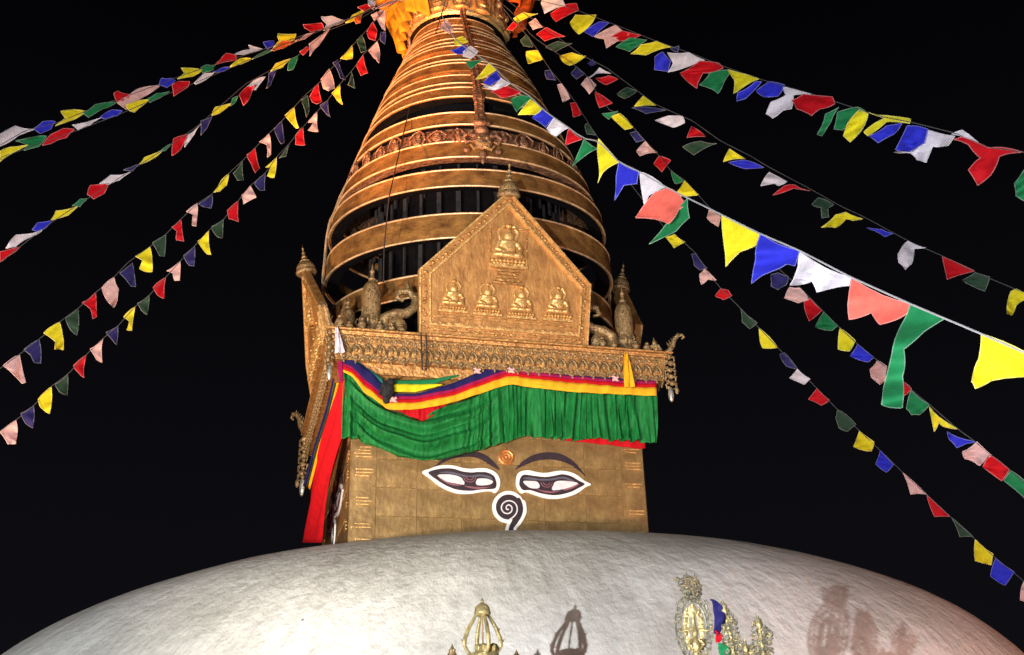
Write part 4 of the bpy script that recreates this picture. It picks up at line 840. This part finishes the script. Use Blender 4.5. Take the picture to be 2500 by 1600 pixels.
STR.append(('string of large bright prayer flags crossing before the spire towards the viewer', 'R', 25.2, 9.0,
 [(1105,-60),(1082,20),(1078,41),(1095,75),(1120,105),(1155,130),(1194,153),(1212,170),(1246,204),(1299,239),(1323,266),(1353,288),(1388,312),(1422,338),(1461,345),(1512,397),(1562,420),(1625,457),(1679,484),(1762,525),(1853,570),(1951,612),(2078,678),(2223,743),(2306,778),(2396,816),(2500,861),(2700,960)],
 [('S','p',[(1010,150),(1050,130),(1090,190),(1060,220),(1000,180)]),('S','y',[(1090,260),(1150,240),(1185,270),(1100,300)]),('S','b',[(1070,330),(1150,295),(1180,300),(1170,350),(1110,355)]),('S','w',[(1150,340),(1200,300),(1250,335),(1200,385),(1150,370)]),
  ('S','g',[(1170,400),(1280,390),(1200,450)]),('S','y',[(1230,520),(1320,410),(1370,455),(1280,510)]),('S','b',[(1280,545),(1370,465),(1400,520),(1330,560)]),('S','w',[(1275,560),(1340,570),(1400,510),(1460,545),(1360,590)]),('S','r',[(1330,600),(1430,560),(1530,600),(1400,640)]),
  ('S','g',[(1460,650),(1540,625),(1600,640),(1500,730)]),('S','y',[(1510,750),(1590,650),(1665,710),(1620,750)]),('S','b',[(1600,770),(1680,710),(1745,770),(1690,830)]),('S','w',[(1695,845),(1745,770),(1840,835),(1760,890)]),('S','r',[(1820,950),(1840,840),(1930,910)]),
  ('S','g',[(1865,1085),(1940,910),(2030,970)]),('S','y',[(2035,905),(2170,1060),(2080,1110),(2030,1195),(2035,1060)]),('S','b',[(2170,1060),(2300,1120),(2285,1200),(2200,1210),(2140,1310),(2150,1150)]),('D','w',[(150,1010),(300,1100),(200,1150),(175,1200)]),
  ('D','c',[(125,1280),(240,1130),(310,1105),(380,1140),(420,1200),(380,1230),(320,1315)]),('D','g',[(205,1435),(310,1310),(380,1220),(430,1165),(440,1280),(360,1360)]),('E','y',[(630,300),(850,410),(830,480),(740,515),(655,605),(645,480)]),
  ('E','b',[(805,705),(830,560),(860,410),(1085,510),(1060,600),(1010,590),(950,622),(870,655)]),('E','w',[(1030,715),(1080,600),(1090,520),(1390,670),(1380,715),(1190,755),(1160,690)]),('E','c',[(1380,915),(1395,675),(1740,825),(1720,880),(1560,945),(1510,875)]),
  ('E','g',[(1740,830),(1940,910),(1820,985),(1700,1090),(1692,1250),(1690,1435),(1570,1415),(1580,1320),(1630,1120),(1690,940)]),('E','y',[(2155,1000),(2440,1120),(2440,1250),(2210,1275),(2120,1320),(2100,1280),(2140,1150)])]))

def nearest(path, p):
    best = (1e9, 0.0); acc = 0.0
    for a_, b_ in zip(path, path[1:]):
        a_ = Vector(a_); b_ = Vector(b_); d = b_-a_; L_ = d.length
        t = max(0, min(1, (Vector(p)-a_).dot(d)/max(1e-6, d.dot(d)))); q = (a_+d*t-Vector(p)).length
        if q < best[0]: best = (q, acc+L_*t)
        acc += L_
    return best
def plen(path): return sum((Vector(b_)-Vector(a_)).length for a_, b_ in zip(path, path[1:]))
fr = random.Random(11)
HM = {}
def hem_mat(m):
    if m.name not in HM:
        e = [n for n in m.node_tree.nodes if n.type == 'VALTORGB'][0].color_ramp.elements[1].color
        HM[m.name] = cloth(m.name+'_hem', tuple(min(.85, c*.72+.17) for c in e[:3]))
    return HM[m.name]
for si, (lab, side, d0, d1_, path, flags) in enumerate(STR):
    path = [tuple(p) for p in path]; L_ = plen(path)
    def depth_at(t, d0=d0, d1_=d1_):
        return 1/lerp(1/d0, 1/d1_, t)
    root_p = at_depth(path[0][0], path[0][1], d0)
    rt = thing('bunting', lab, 'bunting', tuple(root_p), 'strings of prayer flags fanning out from the spire top')
    # cord
    cp = []
    for i in range(0, 81):
        tgt = L_*i/80; acc = 0
        for a_, b_ in zip(path, path[1:]):
            l = (Vector(b_)-Vector(a_)).length
            if acc+l >= tgt-1e-6:
                q = Vector(a_).lerp(Vector(b_), (tgt-acc)/l); break
            acc += l
        cp.append(at_depth(q.x, q.y, depth_at(i/80))-root_p)
    cm = MB(); cm.tube(cp, .011 if si == 9 else .008, 5); cm.obj('cord', M['cord'] if si == 9 else M['fcord'], rt, True)
    for fi, (z, c, pts) in enumerate(flags):
        p0s = [P_(z, p) for p in pts]; px = []
        for i in range(len(p0s)):
            a_, b_ = Vector(p0s[i]), Vector(p0s[(i+1) % len(p0s)]); d = b_-a_; nn = Vector((-d.y, d.x)); px.append(tuple(a_))
            bow = fr.uniform(-.07, .07); sk = fr.uniform(.35, .65)
            if d.length > 14: px.append(tuple(a_+d*sk*.5+nn*bow*.7)); px.append(tuple(a_+d*sk+nn*bow)); px.append(tuple(a_+d*(sk+1)*.5+nn*bow*.7))
        cx = sum(p[0] for p in px)/len(px); cy = sum(p[1] for p in px)/len(px)
        size = max((Vector(p)-Vector((cx, cy))).length for p in px)
        bm = bmesh.new(); tri = tessellate_polygon([[Vector((p[0], p[1], 0)) for p in px]])
        bvs = [bm.verts.new((p[0], p[1], 0)) for p in px]
        for t in tri:
            try: bm.faces.new([bvs[i] for i in t])
            except ValueError: pass
        cuts = 3 if size > 60 else (2 if size > 22 else 1)
        bmesh.ops.subdivide_edges(bm, edges=bm.edges[:], cuts=cuts, use_grid_fill=True)
        bmesh.ops.triangulate(bm, faces=bm.faces[:])
        td = nearest(path, (cx, cy))[1]/L_; dc_ = depth_at(td); msz = size*dc_/F_PX
        ph = fr.uniform(0, 6); dirx, diry = math.cos(ph), math.sin(ph); amp = msz*fr.uniform(.20, .36); lean = fr.uniform(-.35, .35)
        def cloth_pt(x, y):
            dist, s_ = nearest(path, (x, y)); hang = min(1, dist/(size+1e-6))
            u = ((x-cx)*dirx+(y-cy)*diry)/size; q2 = ((x-cx)*-diry+(y-cy)*dirx)/size
            dd = depth_at(s_/L_) + hang*(amp*math.sin(u*4.2+ph) + amp*.6*math.sin(u*8+q2*3+ph*2)) + hang*lean*msz
            return at_depth(x, y, dd)
        ctr = at_depth(cx, cy, dc_)
        for v in bm.verts: v.co = cloth_pt(v.co.x, v.co.y)-ctr
        hem = None
        if size > 13:                                      # stitched hem round the edge
            hp = []
            for i in range(len(px)+1):
                a_, b_ = Vector(px[i % len(px)]), Vector(px[(i+1) % len(px)])
                for q in range(3 if size > 40 else 1): w_ = a_.lerp(b_, q/3); hp.append(cloth_pt(w_.x, w_.y)-ctr)
            hem = MB(); hem.tube(hp, .007 if si == 9 else .009, 4)
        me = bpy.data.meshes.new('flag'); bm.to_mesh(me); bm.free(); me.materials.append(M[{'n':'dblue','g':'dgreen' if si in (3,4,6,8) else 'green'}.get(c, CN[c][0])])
        me.polygons.foreach_set('use_smooth', [True]*len(me.polygons))
        if hem:
            hb = MB(); hb.v = [tuple(v.co) for v in me.vertices]; hb.f = [tuple(p.vertices) for p in me.polygons]; hb.m = [0]*len(hb.f); hb.add(hem.v, hem.f, 1)
            mm = me.materials[0]; me = bpy.data.meshes.new('flag'); me.from_pydata(hb.v, [], hb.f); me.materials.append(mm); me.materials.append(hem_mat(mm))
            me.polygons.foreach_set('material_index', hb.m); me.polygons.foreach_set('use_smooth', [True]*len(me.polygons)); me.update()
        o = link('flag', me, rt, ctr-root_p); o['label'] = CN[c][1] + ' cloth prayer flag'

# ------------------------------------------------------------------ gilt shrine pinnacles standing before the dome
def mpx(Y, y): d = ray(1400, y); return (d*((Y-CAM.y)/d.y)).dot(FW)/F_PX      # metres per pixel at that distance
YS = -14.0; U1 = mpx(YS, 1540)
def lp(px, py, ox, oy, dy=0.0): return ((px-ox)*U1, dy, (oy-py)*U1)
# first: crown on four bowed prongs over a rod
o1 = at_Y(1179, 1600, YS)
t1 = thing('shrine_pinnacle', 'gilt pinnacle with a small cap on four bowed prongs in front of the dome', 'pinnacle', tuple(o1))
m = MB(); K = U1
m.lathe([(0,4*K),(22*K,6*K),(24*K,14*K),(14*K,22*K),(9*K,26*K),(0,26*K)], 18, c=(8*K,0,0)); m.lathe([(34*K,-60*K),(34*K,-6*K),(40*K,-4*K),(38*K,4*K),(20*K,8*K)], 20)
for i in range(10):
    t = 2*PI*i/10; m.ball(((8+22*math.cos(t))*K, 22*K*math.sin(t), 17*K), (8*K, 8*K, 10*K), 7, 5)
m.obj('lotus_base', M['khaki'], t1, True)
for q in range(4):
    t = math.radians(20+90*q); pts = [(12,100),(20,88),(34,66),(45,40),(47,22),(38,8),(30,0)]
    pr = MB(); pr.tube([(r_*K*math.cos(t), r_*K*math.sin(t), z*K) for r_, z in pts], [3*K,4*K,5*K,5.5*K,5*K,4*K,4*K], 7)
    for (r_, z) in ((49,30),(40,58)): pr.tube([(r_*K*math.cos(t), r_*K*math.sin(t), z*K), ((r_+7)*K*math.cos(t), (r_+7)*K*math.sin(t), (z+8)*K)], [3*K, .6*K], 5)
    pr.obj('prong', M['khaki'], t1, True)
m = MB(); m.tube([(0,0,10*K),(0,0,100*K)], 2.2*K, 6); m.obj('rod', M['brass'], t1, True)
m = MB(); m.lathe([(14*K,92*K),(20*K,96*K),(21*K,101*K),(19*K,104*K),(18*K,112*K),(13*K,119*K),(5*K,123*K),(3*K,126*K),(4*K,129*K),(0,136*K)], 20); m.obj('cap', M['khaki'], t1, True)
sp_ = None
for (px, py, lab) in ((1104,1575,'small gilt spike left of the pronged pinnacle at the bottom edge'), (1262,1588,'small gilt spike right of the pronged pinnacle at the bottom edge')):
    p = at_Y(px, 1640, YS); m = MB(); h = (1640-py)*K
    m.lathe([(14*K,-40*K),(14*K,h-52*K),(17*K,h-46*K),(12*K,h-38*K),(14*K,h-30*K),(8*K,h-20*K),(9*K,h-15*K),(4*K,h-10*K),(0,h)], 12)
    for i in range(6): t = i*PI/3; m.ball((15*K*math.cos(t), 15*K*math.sin(t), h-40*K), (4*K,4*K,7*K), 6, 4)
    tag(m.obj('shrine_spike', M['brass'], None, True, p), lab, 'finial')
# shrine roof that carries them (its top is just below the picture)
p = at_Y(1185, 1660, YS); m = MB()
sq(m, .62, .30, -.45, -.02); sq(m, .72, .66, -.52, -.45); m.box((0, 0, -p.z/2-.26), (.9, .9, p.z-.52))
tag(m.obj('shrine', M['gold'], None, False, (p.x, p.y+.02, p.z)), 'small gilt roofed shrine carrying the pronged pinnacle at the bottom edge', 'shrine')

YR = -15.0; K = mpx(YR, 1540)
# second: flame-edged aureole with plumed crest
o2 = at_Y(1700, 1600, YR)
t2 = thing('shrine_crest', 'tall filigree crest with plumed top and open oval halo in front of the dome', 'ornament', tuple(o2))
sr = random.Random(5)
def inside(pts, x, z):
    c = False; n = len(pts)
    for i in range(n):
        (x1, z1), (x2, z2) = pts[i], pts[i-1]
        if (z1 > z) != (z2 > z) and x < (x2-x1)*(z-z1)/(z2-z1)+x1: c = not c
    return c
def filigree(m, outline, count, size, depth=6, seed=1, edge=True):
    """open metal scroll work filling an outline (pixel units): little curls, beads and tips"""
    r = random.Random(seed); xs = [p[0] for p in outline]; zs = [p[1] for p in outline]; k = 0
    while k < count:
        x, z = r.uniform(min(xs), max(xs)), r.uniform(min(zs), max(zs))
        if not inside(outline, x, z): continue
        k += 1; a0 = r.uniform(0, 6.28); sg = r.choice((-1, 1)); q = size*r.uniform(.6, 1.3); d = r.uniform(-depth, depth)
        pts = [((x+q*(1-i/7)*math.cos(a0+sg*i*.75))*K, (d-2*math.sin(i))*K, (z+q*(1-i/7)*math.sin(a0+sg*i*.75))*K) for i in range(6)]
        m.tube(pts, [q*.13*K, q*.2*K, q*.22*K, q*.2*K, q*.16*K, q*.1*K], 5, mi=r.choice((0, 0, 1)))
        if k % 2: m.ball((x*K, (d-3)*K, z*K), (q*.32*K,)*3, 6, 4, mi=r.choice((0, 1)))
    if edge:
        n = len(outline)
        for i in range(n):
            p, q_ = Vector(outline[i-1]), Vector(outline[i]); c = Vector((sum(xs)/n, sum(zs)/n)); L_ = (q_-p).length
            for j in range(max(1, int(L_/(size*.9)))):
                e = p.lerp(q_, (j+.5)/max(1, int(L_/(size*.9)))); o_ = (e-c).normalized()*size*r.uniform(.7, 1.3)
                m.tube([(e.x*K,0,e.y*K), ((e.x+o_.x*.6)*K,-2*K,(e.y+o_.y*.6+1)*K), ((e.x+o_.x*.8)*K,0,(e.y+o_.y+3)*K)], [size*.28*K, size*.22*K, size*.04*K], 5)
ring_c = (0, 66)
leaf_out = [(-20,-20),(-40,30),(-45,75),(-36,112),(-22,140),(0,150),(20,140),(34,108),(40,70),(38,30),(24,-20)]
def halo_pt(t, k=1.0): return (ring_c[0]+44*k*math.cos(t), ring_c[1]+82*k*math.sin(t))
m = MB()
for k in (1.0, .72): m.tube([(halo_pt(t, k)[0]*K, 0, halo_pt(t, k)[1]*K) for t in [2*PI*i/40 for i in range(41)]], 2.2*K, 6)
for i in range(30):
    t = 2*PI*i/30; a_, b_ = halo_pt(t, .74), halo_pt(t+.12, .98); m.tube([(a_[0]*K,0,a_[1]*K), (b_[0]*K,-2*K,b_[1]*K)], 1.6*K, 5)
m.obj('halo', M['olive'], t2, True)
m = MB(); rr_ = random.Random(4)
for i in range(150):
    t = 2*PI*i/150*1.0; k = rr_.uniform(.72, 1.08); x, z = halo_pt(t, k); q = rr_.uniform(3.5, 6); a0 = rr_.uniform(0, 6.28)
    m.tube([((x+q*(1-n_/7)*math.cos(a0+n_*.8))*K, (rr_.uniform(-2,2)-2)*K, (z+q*(1-n_/7)*math.sin(a0+n_*.8))*K) for n_ in range(6)], [q*.15*K,q*.24*K,q*.26*K,q*.22*K,q*.16*K,q*.08*K], 5, mi=rr_.choice((0,0,1)))
f_ = m.obj('filigree', [M['olive'], M['khaki']], t2, True); f_['kind'] = 'stuff'
m = MB()
for sg in (-1, 1):
    m.poly([(sg*9*K,4*K),(sg*20*K,20*K),(sg*25*K,52*K),(sg*24*K,88*K),(sg*15*K,112*K),(sg*9*K,96*K),(sg*12*K,60*K)], 1*K, -2*K)
    for q in range(6): m.ball((sg*(15+6*math.sin(q*.6))*K, -3*K, (16+17*q)*K), (5*K, 3*K, 6*K), 7, 5)
m.ball((0,-2*K,104*K), (11*K,4*K,16*K), 9, 6)
m.tube([(0,-2*K,-60*K),(0,-3*K,60*K),(0,-2*K,120*K)], [7*K,6*K,3*K], 8); m.tube([(-34*K,-3*K,56*K),(0,-4*K,62*K),(34*K,-3*K,56*K)], 3*K, 6)
m.obj('leaf_lobes', M['khaki'], t2)
m = MB(); filigree(m, [(-14,136),(-24,160),(-30,182),(-14,176),(-8,190),(2,178),(14,188),(20,170),(26,158),(16,134)], 150, 8.5, 9, 3)
f_ = m.obj('plume', [M['olive'], M['brass']], t2, True); f_['kind'] = 'stuff'
m = MB()
m.ball((0,-10*K,22*K), (11*K,8*K,20*K), 12, 8); m.ball((0,-11*K,50*K), (8*K,7*K,10*K), 10, 7); m.tube([(0,-10*K,56*K),(0,-9*K,68*K),(0,-8*K,80*K)], [7*K,4*K,1*K], 7)
for sg in (-1, 1): m.tube([(sg*8*K,-10*K,34*K),(sg*19*K,-14*K,24*K),(sg*8*K,-18*K,12*K)], [5*K,4*K,3*K], 7)
m.obj('small_figure', M['khaki'], t2, True)
m = MB(); m.lathe([(20*K,-120*K),(20*K,-30*K),(34*K,-24*K),(30*K,-10*K),(0,-8*K)], 14); m.obj('stem', M['brass'], t2, True)
def ribbon3(name, pts, wd, mt, lab):
    m = MB(); vs = []; fs = []; P3 = smoothpoly(pts, 5, False); n = len(P3)
    for i, (px, py) in enumerate(P3):
        w_ = wd*math.sin(PI*min(1, .18+.75*i/n)); c = at_Y(px, py, YR-.03)
        for j in range(5): u = j/2-1; vs.append((c.x+u*w_*K, c.y-.012*math.cos(u*2+i*.5)-.01*math.sin(i*.7), c.z-.25*u*w_*K))
    for i in range(n-1):
        for j in range(4): a_ = i*5+j; fs.append((a_, a_+1, a_+6, a_+5))
    m.add(vs, fs); o = m.obj(name, mt, None, True); md = o.modifiers.new('thickness', 'SOLIDIFY'); md.thickness = .006; return tag(o, lab, 'ribbon')
ribbon3('ribbon', [(1740,1464),(1752,1480),(1757,1505),(1754,1530),(1748,1548)], 13, M['navy'], 'deep blue ribbon tied beside the plumed crest')
ribbon3('ribbon', [(1748,1540),(1756,1552),(1752,1568)], 7, M['red'], 'small red ribbon below the blue one by the crest')
ribbon3('ribbon', [(1762,1572),(1768,1584),(1768,1606)], 14, M['green'], 'green ribbon at the bottom edge beside the plumed crest')
# slimmer ornaments to its right
def spray(name, px, out_, count, lab, seed):
    o_ = at_Y(px, 1620, YR); t_ = thing(name, lab, 'ornament', tuple(o_))
    zt = max(z for x, z in out_); xt = [x for x, z in out_ if z == zt][0]; xb = (out_[0][0]+out_[-1][0])/2
    m = MB(); m.tube([(xb*K,0,-90*K),(xb*K,0,0),(lerp(xb,xt,.3)*K,0,zt*.45*K),(lerp(xb,xt,.8)*K,0,zt*.8*K),(xt*K,0,(zt+12)*K)], [9*K,8*K,6*K,4*K,.8*K], 8); m.obj('stalk', M['khaki'], t_, True)
    m = MB(); filigree(m, out_, int(count*2.2), 8.5, 8, seed); f_ = m.obj('filigree', [M['olive'], M['khaki']], t_, True); f_['kind'] = 'stuff'
    m = MB(); m.lathe([(0,(zt-30)*K),(6*K,(zt-26)*K),(8*K,(zt-16)*K),(4*K,(zt-8)*K),(0,(zt+2)*K)], 10, c=(lerp(xb,xt,.9)*K,-3*K,0)); m.obj('bud', M['khaki'], t_, True)
spray('gilt_spire', 1795, [(-22,-10),(-22,60),(-24,105),(-16,140),(-4,124),(10,92),(18,40),(24,-10)], 70, 'tapering gilt filigree spire rising beside the blue ribbon of the plumed crest', 7)
spray('gilt_spire', 1868, [(-26,-10),(-22,50),(-20,84),(-6,108),(4,84),(20,70),(18,40),(24,-10)], 60, 'rightmost gilt filigree spire against the reddish shadow on the dome', 8)
spray('gilt_spire', 1828, [(-18,-10),(-14,30),(-4,48),(6,30),(14,-10)], 24, 'lowest gilt filigree spire between its two taller neighbours', 9)
p = at_Y(1770, 1680, YR); m = MB(); sq(m, .75, .45, -.40, .0); sq(m, .85, .80, -.47, -.40); m.box((0, 0, -p.z/2-.235), (1.1, 1.0, p.z-.47))
tag(m.obj('shrine', M['gold'], None, False, (p.x, p.y+.02, p.z)), 'small gilt roofed shrine carrying the plumed crest at the bottom edge', 'shrine')
